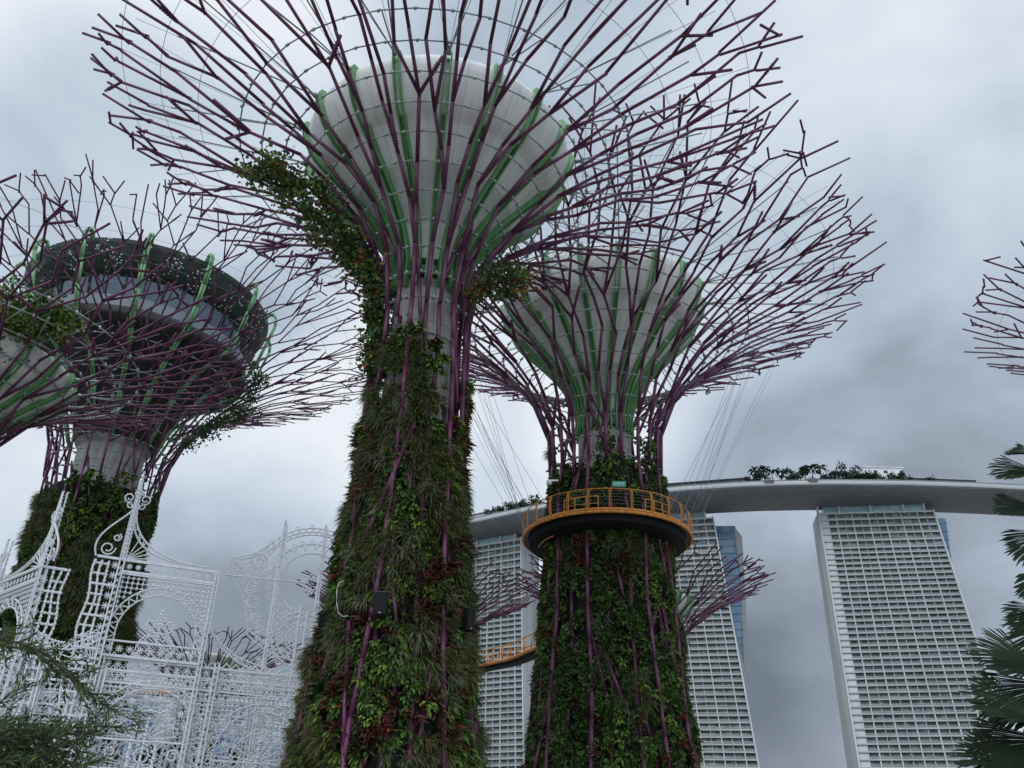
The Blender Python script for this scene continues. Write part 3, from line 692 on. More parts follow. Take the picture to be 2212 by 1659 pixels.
mb = MB(); mb.lathe([(RR - .16, RZ + .04), (RR + .02, RZ + .05), (RR + .02, RZ + .15), (RR - .02, RZ + .15), (RR - .05, RZ + .08)], PB, 72); mb.build('kerb_plate', 'orange', ring)
mb = MB(); mb.poly(circ(RR - .02, RZ + 1.32), .03, 6); mb.build('handrail', 'orange', ring, True)
mb = MB()
for zz in (.4, .6, .8, 1.0, 1.18): mb.poly(circ(RR + .02, RZ + zz), .007, 4)
mb.build('mesh_wire', 'wire', ring)
for k in range(26):
    an = k * 2 * math.pi / 26 + .05
    e_ = np.array([math.cos(an), math.sin(an), 0]); o_ = np.array([PB[0], PB[1], 0]); t_ = np.array([-e_[1], e_[0], 0])
    mb = MB()
    for s_ in (-.045, .045):
        p0 = o_ + e_ * (RR + .02) + t_ * s_ + np.array([0, 0, RZ]); p1 = o_ + e_ * (RR + .10) + t_ * s_ + np.array([0, 0, RZ + .9]); p2 = o_ + e_ * (RR - .03) + t_ * s_ + np.array([0, 0, RZ + 1.3])
        mb.boxes([(p0 + p1) / 2, (p1 + p2) / 2], [[(p1 - p0) / 2, e_ * .04, t_ * .014], [(p2 - p1) / 2, e_ * .04, t_ * .014]])
    mb.build('railing_post', 'orange', ring)
mb = MB()
for rr_, zz in ((4.25, RZ - .74),):
    for k in (4,):
        aa = np.linspace(k * math.pi / 4 + .1, k * math.pi / 4 + .62, 6); mb.poly(circ(rr_, zz, aa), .045, 6)
mb.build('bracket_ring', 'orange', ring, True)
# short inner rails
for an0, an1 in ((4.05, 4.5), (5.1, 5.5)):
    aa = np.linspace(an0, an1, 7); mb = MB()
    mb.poly(circ(4.7, RZ + 1.05, aa), .035, 6); mb.poly(circ(4.7, RZ + .6, aa), .025, 6)
    q_ = circ(4.7, RZ, aa[::2]); mb.tubes(q_, q_ + np.array([0, 0, 1.05]), .035)
    mb.build('inner_rail', 'orange', ring, True)
# hangers from the crown to the platform and walkway
rng = random.Random(4)
for k in range(22):
    an = rng.choice((rng.uniform(-.5, .45), math.pi + rng.uniform(-.45, .5)))
    s_ = rng.uniform(srB - 9.5, srB - 4); p = PfB(s_, an, 0)
    an2 = an + rng.uniform(-.7, .7); q_ = np.array([PB[0] + (RR - .1) * math.cos(an2), PB[1] + (RR - .1) * math.sin(an2) , RZ])
    mb = MB(); mb.tubes([p], [q_], .011, None, 4); mb.build('hanger_cable', 'wire', ring)

# walkway behind the trunks
WP = np.array([[6.0, 59, 20], [6.2, 70, 20], [5.0, 81, 20], [1.5, 89, 20], [-3.4, 95, 20], [-12, 103.5, 20], [-24, 110.8, 20], [-37, 115, 20], [-50, 117.5, 20], [-66, 119, 20]])
tt = np.linspace(0, len(WP) - 1, 130); ctr = np.stack([np.interp(tt, np.arange(len(WP)), WP[:, i]) for i in range(3)], 1)
for _ in range(6):
    ctr[1:-1] = (ctr[:-2] + ctr[1:-1] * 2 + ctr[2:]) / 4
walk = thing('walkway', 'long orange railed aerial walkway curving away behind the planted trunks', 'walkway', (3.2, 82, 20))
tn = np.gradient(ctr, axis=0); tn /= np.linalg.norm(tn, axis=1, keepdims=True); sn = np.stack([-tn[:, 1], tn[:, 0], 0 * tn[:, 0]], 1)
up3 = np.array([0, 0, 1.0])
mb = MB()
for i in range(len(ctr) - 1): mb.hexa([ctr[i] - sn[i] * .5 - up3 * .4, ctr[i + 1] - sn[i + 1] * .5 - up3 * .4, ctr[i + 1] + sn[i + 1] * .5 - up3 * .4, ctr[i] + sn[i] * .5 - up3 * .4],
                                    [ctr[i] - sn[i] * .85, ctr[i + 1] - sn[i + 1] * .85, ctr[i + 1] + sn[i + 1] * .85, ctr[i] + sn[i] * .85])
mb.build('deck', 'black', walk)
for sg in (-1, 1):
    mb = MB(); mb.poly(ctr + sn * sg * .9 - up3 * .05, .16, 8); mb.build('edge_tube', 'orange', walk, True)
    mb = MB(); mb.poly(ctr + sn * sg * .98 + up3 * 1.35, .05, 6); mb.poly(ctr + sn * sg * .98 + up3 * .3, .035, 6); mb.build('handrail', 'orange', walk, True)
    cum = np.concatenate([[0], np.cumsum(np.linalg.norm(np.diff(ctr, axis=0), axis=1))])
    for u in np.arange(1, cum[-1], 1.55 if cum[-1] < 155 else 1.7)[:95]:
        x = np.array([np.interp(u, cum, ctr[:, i] + sn[:, i] * sg * .95) for i in range(3)])
        if (sg > 0) and u > 48: continue
        mb = MB(); mb.tubes([x], [x + up3 * 1.35], .07, None, 6); mb.build('railing_post', 'orange', walk, True)

# ------------------------------------------------------------------ hotel towers and roof deck
M['hotel_white'] = material('hotel_white', (.43, .44, .425), .7, .15, .05)
M['hotel_wall'] = material('hotel_end_wall', (.46, .47, .46), .75, .12, .04)
M['hotel_rail'] = material('balcony_glass', (.20, .228, .215), .2, .3, .12, spec=.6)
def cell_glass(name, a_, b_, sx_, sz_, rough=.15, frame=None):
    m = bpy.data.materials.new(name); m.use_nodes = True; nt = m.node_tree; b = nt.nodes['Principled BSDF']; b.inputs['Roughness'].default_value = rough
    t = nt.nodes.new('ShaderNodeTexCoord'); mp = nt.nodes.new('ShaderNodeMapping'); mp.inputs['Scale'].default_value = (sx_, sx_, sz_)
    sn_ = nt.nodes.new('ShaderNodeVectorMath'); sn_.operation = 'FLOOR'
    wn_ = nt.nodes.new('ShaderNodeTexWhiteNoise'); wn_.noise_dimensions = '3D'
    pw = nt.nodes.new('ShaderNodeMath'); pw.operation = 'POWER'; pw.inputs[1].default_value = 2.2
    mix = nt.nodes.new('ShaderNodeMix'); mix.data_type = 'RGBA'; mix.inputs['A'].default_value = (*a_, 1); mix.inputs['B'].default_value = (*b_, 1)
    nt.links.new(t.outputs['Object'], mp.inputs[0]); nt.links.new(mp.outputs[0], sn_.inputs[0]); nt.links.new(sn_.outputs[0], wn_.inputs['Vector'])
    nt.links.new(wn_.outputs['Value'], pw.inputs[0]); nt.links.new(pw.outputs[0], mix.inputs['Factor']); nt.links.new(mix.outputs['Result'], b.inputs['Base Color'])
    return m
M['hotel_glass'] = cell_glass('hotel_window_glass', (.085, .098, .094), (.23, .25, .235), .42, .31)
M['hotel_top_glass'] = cell_glass('hotel_top_glass', (.20, .30, .31), (.32, .42, .42), .3, .2, .2)
M['blue_glass'] = cell_glass('blue_glass', (.16, .28, .42), (.26, .40, .55), .2, .22, .12)
M['office_glass'] = cell_glass('office_glass', (.06, .11, .20), (.14, .22, .34), .2, .3, .15)
M['blue_frame'] = material('blue_frame', (.10, .17, .26), .4)

def hotel(label, TL, TR, BL, BR, zb, bays, wide, back, blank=False):
    ZT = 188.0; FH = 3.42
    TL, TR, BL, BR = (np.array(p, float) for p in (TL, TR, BL, BR))
    def Lp(z): return np.append(BL + (TL - BL) * (z - zb) / (ZT - zb), z)
    def Rp(z): return np.append(BR + (TR - BR) * (z - zb) / (ZT - zb), z)
    d0 = (TR - TL) / np.linalg.norm(TR - TL); nb = np.array([-d0[1], d0[0]])     # away from the garden
    if nb[1] < 0: nb = -nb
    nb3 = np.append(nb, 0); ud = np.append(d0, 0)
    root = thing('hotel_tower', label, 'hotel tower', (*((TL + TR) / 2), 0), 'hotel towers under the roof deck')
    # body: leaning front leg
    mb = MB(); q = 1.9
    zs = [0, 48, 96, 144, ZT - .3]
    for z0, z1 in zip(zs[:-1], zs[1:]):
        mb.hexa([Lp(z0) + nb3 * q, Rp(z0) + nb3 * q, Rp(z0) + nb3 * (q + 9), Lp(z0) + nb3 * (q + 9)], [Lp(z1) + nb3 * q, Rp(z1) + nb3 * q, Rp(z1) + nb3 * (q + 9), Lp(z1) + nb3 * (q + 9)])
    mb.build('body', 'hotel_wall', root)
    for side, Pn, sg in (('end_wall', Lp, -1), ('end_wall', Rp, 1)):
        mb = MB()
        for z0, z1 in zip(zs[:-1], zs[1:]):
            if z1 == zs[-1]: z1 = ZT + .8
            a0 = Pn(z0) - nb3 * .25; a1 = Pn(z1) - nb3 * .25
            mb.hexa([a0, a0 + ud * sg * .7, a0 + ud * sg * .7 + nb3 * 5.2, a0 + nb3 * 5.2], [a1, a1 + ud * sg * .7, a1 + ud * sg * .7 + nb3 * 5.2, a1 + nb3 * 5.2])
            b0 = a0 + nb3 * 5.9; b1 = a1 + nb3 * 5.9
            mb.hexa([b0, b0 + ud * sg * .7, b0 + ud * sg * .7 + nb3 * 7, b0 + nb3 * 7], [b1, b1 + ud * sg * .7, b1 + ud * sg * .7 + nb3 * 7, b1 + nb3 * 7])
        mb.build(side, 'hotel_wall', root)
    # rear leg, upright
    mb = MB(); e0 = np.append(TL, 0) + nb3 * 16; e1 = np.append(TR, 0) + nb3 * 16
    up = np.array([0, 0, ZT + 2])
    mb.hexa([e0, e1, e1 + nb3 * 9, e0 + nb3 * 9], [e0 + up, e1 + up, e1 + nb3 * 9 + up, e0 + nb3 * 9 + up]); mb.build('rear_leg', 'hotel_wall', root)
    rng = random.Random(int(TL[0] * 7) + 5)
    z = ZT; k = 0
    fr = np.arange(bays + 1) / bays
    while z > 6:
        fh = FH * (1.42 if k < 5 else 1.0)
        zl = z - fh
        slab = MB()
        A, B_ = Lp(z), Rp(z); dp = (B_ - A) / np.linalg.norm(B_ - A)
        t = .31 if k else .45
        # slab edge
        slab.boxes([(A + B_) / 2 + nb3 * .75 - np.array([0, 0, t])], [[(B_ - A) / 2, nb3 * .75, [0, 0, t]]])
        m0, m1 = Lp(zl), Rp(zl)
        for i in range(1, bays):
            a = A + (B_ - A) * fr[i]; b = m0 + (m1 - m0) * fr[i]
            w = .24 if i % wide == 0 else .10
            a2 = a - np.array([0, 0, 2 * t]); pr = .12 if i % wide == 0 else .35
            slab.hexa([b - dp * w + nb3 * pr, b + dp * w + nb3 * pr, b + dp * w + nb3 * 1.5, b - dp * w + nb3 * 1.5], [a2 - dp * w + nb3 * pr, a2 + dp * w + nb3 * pr, a2 + dp * w + nb3 * 1.5, a2 - dp * w + nb3 * 1.5])
        if blank:      # the end bay is closed
            a = A; b = A + (B_ - A) * fr[1]; c0 = m0; c1 = m0 + (m1 - m0) * fr[1]; tz = np.array([0, 0, 2 * t])
            slab.hexa([c0 + nb3 * .7, c1 + nb3 * .7, c1 + nb3 * 1.5, c0 + nb3 * 1.5], [a + nb3 * .7 - tz, b + nb3 * .7 - tz, b + nb3 * 1.5 - tz, a + nb3 * 1.5 - tz])
        fl = slab.build('floor_slab', 'hotel_white', root)
        gl = MB(); zt = np.array([0, 0, 2 * t]); g0 = A - zt; g1 = B_ - zt
        gl.hexa([m0 + nb3 * 1.46, m1 + nb3 * 1.46, m1 + nb3 * 2.2, m0 + nb3 * 2.2], [g0 + nb3 * 1.46, g1 + nb3 * 1.46, g1 + nb3 * 2.2, g0 + nb3 * 2.2])
        gl.build('window_band', 'hotel_glass', root)
        rl = MB()
        lo, hi = zl + .0, zl + 1.05
        j0 = 1 if blank else 0
        for i in range(j0, bays):
            a = m0 + (m1 - m0) * (fr[i] + .004); b = m0 + (m1 - m0) * (fr[i + 1] - .004); h = np.array([0, 0, 1.0])
            rl.hexa([a + nb3 * .55, b + nb3 * .55, b + nb3 * .60, a + nb3 * .60], [a + nb3 * .55 + h, b + nb3 * .55 + h, b + nb3 * .60 + h, a + nb3 * .60 + h])
        rl.build('balcony_rail', 'hotel_rail', fl)
        z = zl; k += 1
    # glazed storey and struts below the deck
    mb = MB(); a = Lp(ZT) + ud * 2.5 + nb3 * 1.5; b = Rp(ZT) - ud * 5 + nb3 * 1.5; h = np.array([0, 0, 4.2])
    mb.hexa([a, b, b + nb3 * 9, a + nb3 * 9], [a + h, b + h, b + nb3 * 9 + h, a + nb3 * 9 + h]); mb.build('top_storey', 'hotel_top_glass', root)
    for f in (-.01, .18, .46, .75, .93):
        p = Lp(ZT) + (Rp(ZT) - Lp(ZT)) * f + nb3 * .8
        mb = MB(); mb.tubes([p - np.array([0, 0, 1])], [p + np.array([0, 0, 6.5])], .75, None, 10); mb.build('strut', 'hotel_wall', root, True)
    return root, nb3, ud

def blue_wedge(root, px, D, dv):
    P0 = np.array([at(x, y, D) for x, y in px]); P1 = P0 + dv
    n = len(px); mb = MB(); mb.add(np.vstack([P0, P1]), [[i, (i + 1) % n, n + (i + 1) % n, n + i] for i in range(n)], [[0, i, i + 1] for i in range(1, n - 1)] + [[n, n + i + 1, n + i] for i in range(1, n - 1)])
    return mb.build('glass_wing', 'blue_glass', root), P0

h1, nb1, ud1 = hotel('hotel tower standing clear of the steel trees beside the fan palms', (178.8, 477.5), (239.6, 467.4), (159.4, 421.3), (218.9, 402.2), 47, 14, 2, 25, blank=True)
h2, nb2, ud2 = hotel('hotel tower partly hidden behind the ring platform trunk', (60.1, 505.8), (120.0, 489.8), (57.0, 447.5), (117.7, 434.6), 47, 13, 2, 25)
h3, nb3_, ud3 = hotel('hotel tower showing between the two big planted trunks', (-44.0, 570.5), (8.5, 538.7), (-40.0, 521.0), (12.2, 489.5), 49, 13, 2, 25)
def frames(gw, P0, nb, rows, cols):
    lo, hi = P0[:, 2].min(), P0[:, 2].max()
    mb = MB()
    # glazing bars across the visible face, clipped to its outline
    A = np.array([P0[0], P0[-1]]); 
    for k in range(1, rows):
        z = lo + (hi - lo) * k / rows
        xs = []
        n = len(P0)
        for i in range(n):
            p, q = P0[i], P0[(i + 1) % n]
            if (p[2] - z) * (q[2] - z) < 0: xs.append(p + (q - p) * (z - p[2]) / (q[2] - p[2]))
        if len(xs) >= 2: mb.tubes([xs[0] - nb * .05], [xs[1] - nb * .05], .22, None, 6)
    mb.build('glazing_bar', 'blue_frame', gw)
gw, p0 = blue_wedge(h1, [(1996, 1119), (2043, 1120), (2049, 1165), (2059, 1235), (2070, 1330), (2030, 1330), (2000, 1200)], 537, nb1 * 6); frames(gw, p0, nb1, 12, 3)
gw, p0 = blue_wedge(h2, [(1530, 1136), (1588, 1136), (1594, 1160), (1602, 1250), (1610, 1400), (1606, 1430), (1575, 1300), (1540, 1200)], 524, nb2 * 6); frames(gw, p0, nb2, 18, 3)
mb = MB(); pp = [(1585, 1135), (1603, 1160), (1611, 1300), (1619, 1480), (1607, 1430), (1600, 1250), (1592, 1160)]
P0 = np.array([at(x, y, 523) for x, y in pp]); P1 = P0 + nb2 * 8; n = len(pp)
mb.add(np.vstack([P0, P1]), [[i, (i + 1) % n, n + (i + 1) % n, n + i] for i in range(n)] + [[0, 1, 2, 5], [2, 3, 4, 5]], [[0, 5, 6]]); mb.build('end_wall', 'hotel_wall', h2)

# roof deck: a long curved hull swept along the towers
kp = np.array([[-62, 570], [-34.8, 547.7], [.9, 521.7], [23.3, 506.9], [91.4, 475.8], [136.5, 463.5], [181.5, 457], [231, 454.5], [269, 455], [290, 455.8], [335, 460], [385, 470]], float)
cs = np.concatenate([[0], np.cumsum(np.linalg.norm(np.diff(kp, axis=0), axis=1))])
uu = np.linspace(0, cs[-1], 90); dk = np.stack([np.interp(uu, cs, kp[:, i]) for i in range(2)], 1)
for _ in range(10): dk[1:-1] = (dk[:-2] + 2 * dk[1:-1] + dk[2:]) / 4
dt = np.gradient(dk, axis=0); dt /= np.linalg.norm(dt, axis=1, keepdims=True); dn = np.stack([-dt[:, 1], dt[:, 0]], 1)
deck_root = thing('roof_deck', 'long curved boat shaped roof deck spanning the hotel towers', 'roof deck', (181.5, 457, 190))
def sweep(sec, name, mat, parent, smooth=False):
    sec = np.asarray(sec, float); k = len(sec); mb = MB()
    V = np.stack([dk[:, None, 0] + dn[:, None, 0] * sec[None, :, 0], dk[:, None, 1] + dn[:, None, 1] * sec[None, :, 0], np.broadcast_to(sec[None, :, 1], (len(dk), k))], -1)
    i = np.arange(len(dk) - 1)[:, None]; j = np.arange(k)[None]; j2 = (j + 1) % k
    q = np.stack([i * k + j, (i + 1) * k + j, (i + 1) * k + j2, i * k + j2], -1).reshape(-1, 4)
    mb.add(V, q); return mb.build(name, mat, parent, smooth)
hm = bpy.data.materials.new('hull_panels'); hm.use_nodes = True; nt = hm.node_tree; b = nt.nodes['Principled BSDF']; b.inputs['Roughness'].default_value = .5; b.inputs['Metallic'].default_value = .15
t_ = nt.nodes.new('ShaderNodeTexCoord'); br = nt.nodes.new('ShaderNodeTexBrick'); br.inputs['Scale'].default_value = .16; br.inputs['Color1'].default_value = (.15, .16, .17, 1); br.inputs['Color2'].default_value = (.19, .20, .21, 1); br.inputs['Mortar'].default_value = (.09, .095, .10, 1); br.inputs['Mortar Size'].default_value = .012
nt.links.new(t_.outputs['Object'], br.inputs['Vector']); nt.links.new(br.outputs['Color'], b.inputs['Base Color'])
sweep([(0, 197.4), (.4, 196.6), (3, 195.0), (7, 193.4), (12, 192.4), (18, 192.0), (25, 192.0), (29, 193.2), (34, 196), (37, 198), (37, 198.6), (1, 198.4)], 'hull', hm, deck_root)
sweep([(-.3, 197.4), (-.5, 198.3), (-.2, 199.6), (.2, 199.6), (.3, 197.4)], 'rim_band', 'hotel_wall', deck_root)
sweep([(1.5, 198.7), (1.5, 201.0), (1.9, 201.0), (1.9, 198.7)], 'parapet', 'white_paint', deck_root)
sweep([(2.2, 198.7), (2.2, 199.0), (36, 199.0), (36, 198.7)], 'deck', 'hotel_wall', deck_root)
sweep([(-.25, 199.7), (-.25, 200.5), (-.21, 200.5), (-.21, 199.7)], 'glass_rail', 'hotel_rail', deck_root)
def on_deck(px, back=6.0):
    """deck point behind the rim along the sight line's bearing"""
    d = ray(px, 1045); az = math.atan2(d[0], d[1]); a_ = np.arctan2(dk[:, 0], dk[:, 1]); i = int(np.argmin(np.abs(a_ - az)))
    p = dk[i] + dn[i] * back
    # slide along the deck so the bearing stays
    for _ in range(3):
        e_ = math.atan2(p[0], p[1]) - az; p = p - dt[i] * e_ * np.linalg.norm(p)
    return np.array([p[0], p[1], 199.0])
def deck_palm(px, top, label, seed):
    p = on_deck(px, 7); R = random.Random(seed); z1 = atz(px, top, 0)  # unused height guess
    dd = ray(px, top); hh = 1.6 + math.hypot(p[0], p[1]) * dd[2] / math.hypot(dd[0], dd[1]) - p[2]
    r_ = thing('palm_tree', label, 'palm tree', p, 'trees on the roof deck')
    mb = MB(); mb.tubes([p], [p + np.array([R.uniform(-.4, .4), 0, hh * .8])], .35, .22, 6); mb.build('trunk', 'bark', r_, True)
    c_ = p + np.array([0, 0, hh * .8]); mb = MB()
    for k in range(15):
        an = k * 2.4; el_ = R.uniform(-.1, 1.1); L = hh * .42 * R.uniform(.8, 1.15)
        e_ = np.array([math.cos(an) * math.cos(el_), math.sin(an) * math.cos(el_), math.sin(el_)])
        a = c_; b_ = c_ + e_ * L * .55; c2 = b_ + (e_ * .6 + np.array([0, 0, -.75])) * L * .55
        s_ = np.cross(e_, [0, 0, 1]); s_ = s_ / (np.linalg.norm(s_) + 1e-6) * .65
        mb.add([a - s_ * .2, a + s_ * .2, b_ + s_, b_ - s_, c2 + s_ * .3, c2 - s_ * .3], [[0, 1, 2, 3], [3, 2, 4, 5]])
        dz = np.array([0, 0, .5]); mb.add([a, b_ + dz * .3, c2, b_ - dz * 1.4], [[0, 1, 2, 3]])
    mb.build('crown', 'far_palm', r_)
def deck_tree(px, top, w, label, seed, name='round_tree'):
    p = on_deck(px, 8); rng = np.random.default_rng(seed); dd = ray(px, top); hh = 1.6 + math.hypot(p[0], p[1]) * dd[2] / math.hypot(dd[0], dd[1]) - p[2]
    r_ = thing(name, label, 'tree' if name != 'shrub' else 'shrub', p, 'trees on the roof deck' if name != 'shrub' else 'shrubs on the roof deck')
    mb = MB(); mb.tubes([p], [p + np.array([0, 0, hh * .6])], .4, .25, 6)
    for k in range(4): mb.tubes([p + np.array([0, 0, hh * .45])], [p + np.array([w * .3 * math.cos(k * 1.6), w * .3 * math.sin(k * 1.6), hh * .75])], .2, .1, 6)
    mb.build('trunk', 'bark', r_)
    k = 420; ncl = 11
    cc_ = p + np.array([0, 0, hh * .62]) + rng.normal(0, 1, (ncl, 3)) * np.array([w * .30, w * .25, hh * .16])
    V = cc_[rng.integers(0, ncl, k)] + rng.normal(0, 1, (k, 3)) * np.array([w * .11, w * .11, hh * .085]); V[:, 2] = np.maximum(V[:, 2], p[2] + .1)
    a = rng.normal(0, 1, (k, 3)); a /= np.linalg.norm(a, axis=1, keepdims=True); b_ = np.cross(a, rng.normal(0, 1, (k, 3))); b_ /= np.linalg.norm(b_, axis=1, keepdims=True)
    mb = MB(); mb.add(np.stack([V - a * .75, V + b_ * .45, V + a * .75, V - b_ * .45], 1), (np.arange(k) * 4)[:, None] + np.arange(4)[None], m=(rng.uniform(0, 1, k) < .3).astype(int)); mb.build('crown', ['far_green', 'far_palm'], r_)
PL = [(1633, 1009, 'edge of the palm grove nearest the dark pavilion'), (1653, 1006, 'second in the grove beside the dark pavilion'), (1671, 1012, 'low one in the grove by the first brick kiosk'), (1690, 1011, 'short one just past the first brick kiosk'),
      (1741, 1006, 'beside the second brick kiosk'), (1757, 1003, 'tallest one above the second brick kiosk'), (1776, 1001, 'standing clear of its neighbours with a bare stem')]
for i, (x, t_, s_) in enumerate(PL): deck_palm(x, t_, 'feathery palm on the roof deck, ' + s_, 100 + i)
TLs = [(1709, 1022, 9, 'between the two palm groups'), (1726, 1012, 11, 'dense one against the taller palms'), (1640, 1020, 9, 'bushy one under the end palms'), (1787, 1024, 8, 'low one below the lone palm'), (1815, 1007, 12, 'widest one with a flat top'), (1838, 1013, 12, 'spreading one beside the flat topped tree'), (1860, 1024, 9, 'low one before the white pavilion'),
       (1884, 1017, 8, 'in front of the white pavilion, middle'), (1940, 1014, 8, 'at the end of the white pavilion')]
for i, (x, t_, w_, s_) in enumerate(TLs): deck_tree(x, t_, w_, 'leafy tree on the roof deck, ' + s_, 200 + i)
for i, (x, t_, w_, s_) in enumerate([(1108, 1083, 11, 'left of the ring platform, outer one'), (1127, 1078, 9, 'left of the ring platform, tall middle one'), (1148, 1072, 9, 'nearest the ring platform railing'), (1163, 1083, 8, 'touching the ring platform trunk'), (1085, 1093, 6, 'low one near the tallest trunk')]):
    deck_tree(x, t_, w_, 'leafy tree on the roof deck, ' + s_, 300 + i)
for i, (x, t_, w_, s_) in enumerate([(1620, 1036, 7, 'by the dark pavilion end'), (1770, 1030, 12, 'beneath the palms'), (1850, 1030, 12, 'before the flat topped tree'), (1905, 1030, 9, 'at the foot of the white pavilion'), (2000, 1030, 7, 'far along past the white pavilion'), (1062, 1101, 8, 'beside the tallest trunk')]):
    deck_tree(x, t_, w_, 'clipped green shrub on the roof deck ' + s_, 400 + i, 'shrub')
def deck_box(x0, x1, top, back, dep, name, label, cat, mat, roofm, base=199.0):
    a = on_deck(x0, back); b_ = on_deck(x1, back); dd = ray((x0 + x1) / 2, top); m_ = (a + b_) / 2
    zt = 1.6 + math.hypot(m_[0], m_[1]) * dd[2] / math.hypot(dd[0], dd[1])
    u_ = (b_ - a) / np.linalg.norm(b_ - a); n_ = np.array([-u_[1], u_[0], 0]); r_ = thing(name, label, cat, a)
    mb = MB(); t3 = np.array([0, 0, zt - 199.0 - .5]); mb.hexa([a, b_, b_ + n_ * dep, a + n_ * dep], [a + t3, b_ + t3, b_ + n_ * dep + t3, a + n_ * dep + t3]); mb.build('wall', mat, r_)
    mb = MB(); o0 = a - u_ * .5 - n_ * .5 + t3; o1 = b_ + u_ * .5 - n_ * .5 + t3; h = np.array([0, 0, .5]); mb.hexa([o0, o1, o1 + n_ * (dep + 1), o0 + n_ * (dep + 1)], [o0 + h, o1 + h, o1 + n_ * (dep + 1) + h, o0 + n_ * (dep + 1) + h]); mb.build('roof', roofm, r_)
    return r_, a, b_, n_, zt
r_, a, b_, n_, zt = deck_box(1870, 1957, 1008, 14, 10, 'pavilion', 'white flat roofed pavilion among trees on the roof deck', 'pavilion', 'white_paint', 'white_paint')
for f in (.30, .55):
    p = a + (b_ - a) * f - n_ * .06; mb = MB(); mb.boxes([[p[0], p[1], zt - 3.0]], [[(b_ - a) * .045, n_ * .08, [0, 0, .8]]]); mb.build('window', 'dark_steel', r_)
p = a + (b_ - a) * .58 + n_ * 4; mb = MB(); mb.box((p[0], p[1], zt + .7), (1.6, 1.2, .7)); mb.build('roof_unit', 'hotel_wall', r_)
r_, a, b_, n_, zt = deck_box(1420, 1611, 1039, 4.5, 10, 'long_pavilion', 'long low dark pavilion with pale piers on the roof deck', 'pavilion', 'dark_steel', 'dark_steel')
for f in np.linspace(.02, .98, 12):
    p = a + (b_ - a) * f - n_ * .3; mb = MB(); mb.box((p[0], p[1], 199 + (zt - 199) * .3), (.8, .4, (zt - 199) * .3)); mb.build('pier', 'hotel_wall', r_)
kb = material('kiosk_brick', (.30, .20, .15), .8, .2, .4)
for x, s_ in ((1662, 'under the first palm grove'), (1758, 'under the taller palms')):
    r_, a, b_, n_, zt = deck_box(x - 9, x + 9, 1036 if x < 1700 else 1034, -1.2, 3, 'kiosk', 'small brick kiosk breaking the parapet ' + s_, 'kiosk', kb, 'hotel_top_glass')
r_, *_ = deck_box(1965, 2110, 1033, 12, 8, 'canopy_row', 'low grey canopy along the far end of the roof deck', 'canopy', 'dark_steel', 'hotel_wall')
r_, *_ = deck_box(1022, 1080, 1106, 6, 6, 'low_pavilion', 'low pavilion on the roof deck beside the tallest trunk', 'pavilion', 'hotel_wall', 'dark_steel')

# ------------------------------------------------------------------ buildings behind the lattice
bd = thing('office_building', 'pale building with blue glazing low behind the white lattice', 'building', (-60, 190, 0))
mb = MB(); A0 = at(240, 1500, 205); B0 = at(640, 1500, 205)
mb.hexa([(A0[0], A0[1], 0), (B0[0], B0[1], 0), (B0[0] - 4, B0[1] + 20, 0), (A0[0] - 4, A0[1] + 20, 0)], [(A0[0], A0[1], 34.5), (B0[0], B0[1], 34.5), (B0[0] - 4, B0[1] + 20, 34.5), (A0[0] - 4, A0[1] + 20, 34.5)])
mb.build('wall', material('pale_wall', (.52, .54, .56), .7, .1, .1), bd)
ub = (B0 - A0) / np.linalg.norm(B0 - A0); nbk = np.array([ub[1], -ub[0], 0])
for f0, f1, z0, z1 in ((.52, .80, 19, 31), (.05, .15, 8, 33.8), (.17, .26, 8, 30), (.84, .97, 8, 24), (.30, .47, 6, 18)):
    a = A0 + (B0 - A0) * f0 + nbk * .25; b_ = A0 + (B0 - A0) * f1 + nbk * .25
    mb = MB(); mb.boxes([[*((a + b_) / 2)[:2], (z0 + z1) / 2]], [[(b_ - a) / 2 * np.array([1, 1, 0]), nbk * .3, [0, 0, (z1 - z0) / 2]]]); w_ = mb.build('window', 'office_glass', bd)
    mb = MB(); k = max(2, int((z1 - z0) / 2.2))
    for i in range(1, k):
        z = z0 + (z1 - z0) * i / k; mb.boxes([[*((a + b_) / 2 + nbk * .34)[:2], z]], [[(b_ - a) / 2 * np.array([1, 1, 0]), nbk * .12, [0, 0, .16]]])
    mb.build('louvre', 'blue_frame', w_)
# far wall of garden trees behind the lattice
def far_tree(px, D, top, w, seed, label):
    p = at(px, 1600, D); p[2] = 0; rng = np.random.default_rng(seed); dd = ray(px, top); hh = 1.6 + D * dd[2] / math.hypot(dd[0], dd[1])
    r_ = thing('garden_tree', label, 'tree', p, 'garden trees behind the lattice')
    mb = MB(); mb.tubes([p], [p + np.array([0, 0, hh * .6])], .35, .2, 8)
    for k in range(6): mb.tubes([p + np.array([0, 0, hh * (.4 + .04 * k)])], [p + np.array([w * .35 * math.cos(k * 1.3), w * .35 * math.sin(k * 1.3), hh * (.65 + .04 * k)])], .14, .05, 6)
    mb.build('trunk', 'bark', r_, True)
    ncl = 40; k = 5200; cc_ = p + np.array([0, 0, hh * .66]) + rng.normal(0, 1, (ncl, 3)) * np.array([w * .25, w * .25, hh * .14])
    V = cc_[rng.integers(0, ncl, k)] + rng.normal(0, 1, (k, 3)) * np.array([w * .06, w * .06, hh * .03])
    a = rng.normal(0, 1, (k, 3)); a /= np.linalg.norm(a, axis=1, keepdims=True); b_ = np.cross(a, rng.normal(0, 1, (k, 3))); b_ /= np.linalg.norm(b_, axis=1, keepdims=True)
    mb = MB(); mb.add(np.stack([V - a * .3, V + b_ * .16, V + a * .3, V - b_ * .16], 1), (np.arange(k) * 4)[:, None] + np.arange(4)[None], m=rng.integers(0, 3, k)); mb.build('crown', ['fern_dark', 'ivy', 'palm'], r_)
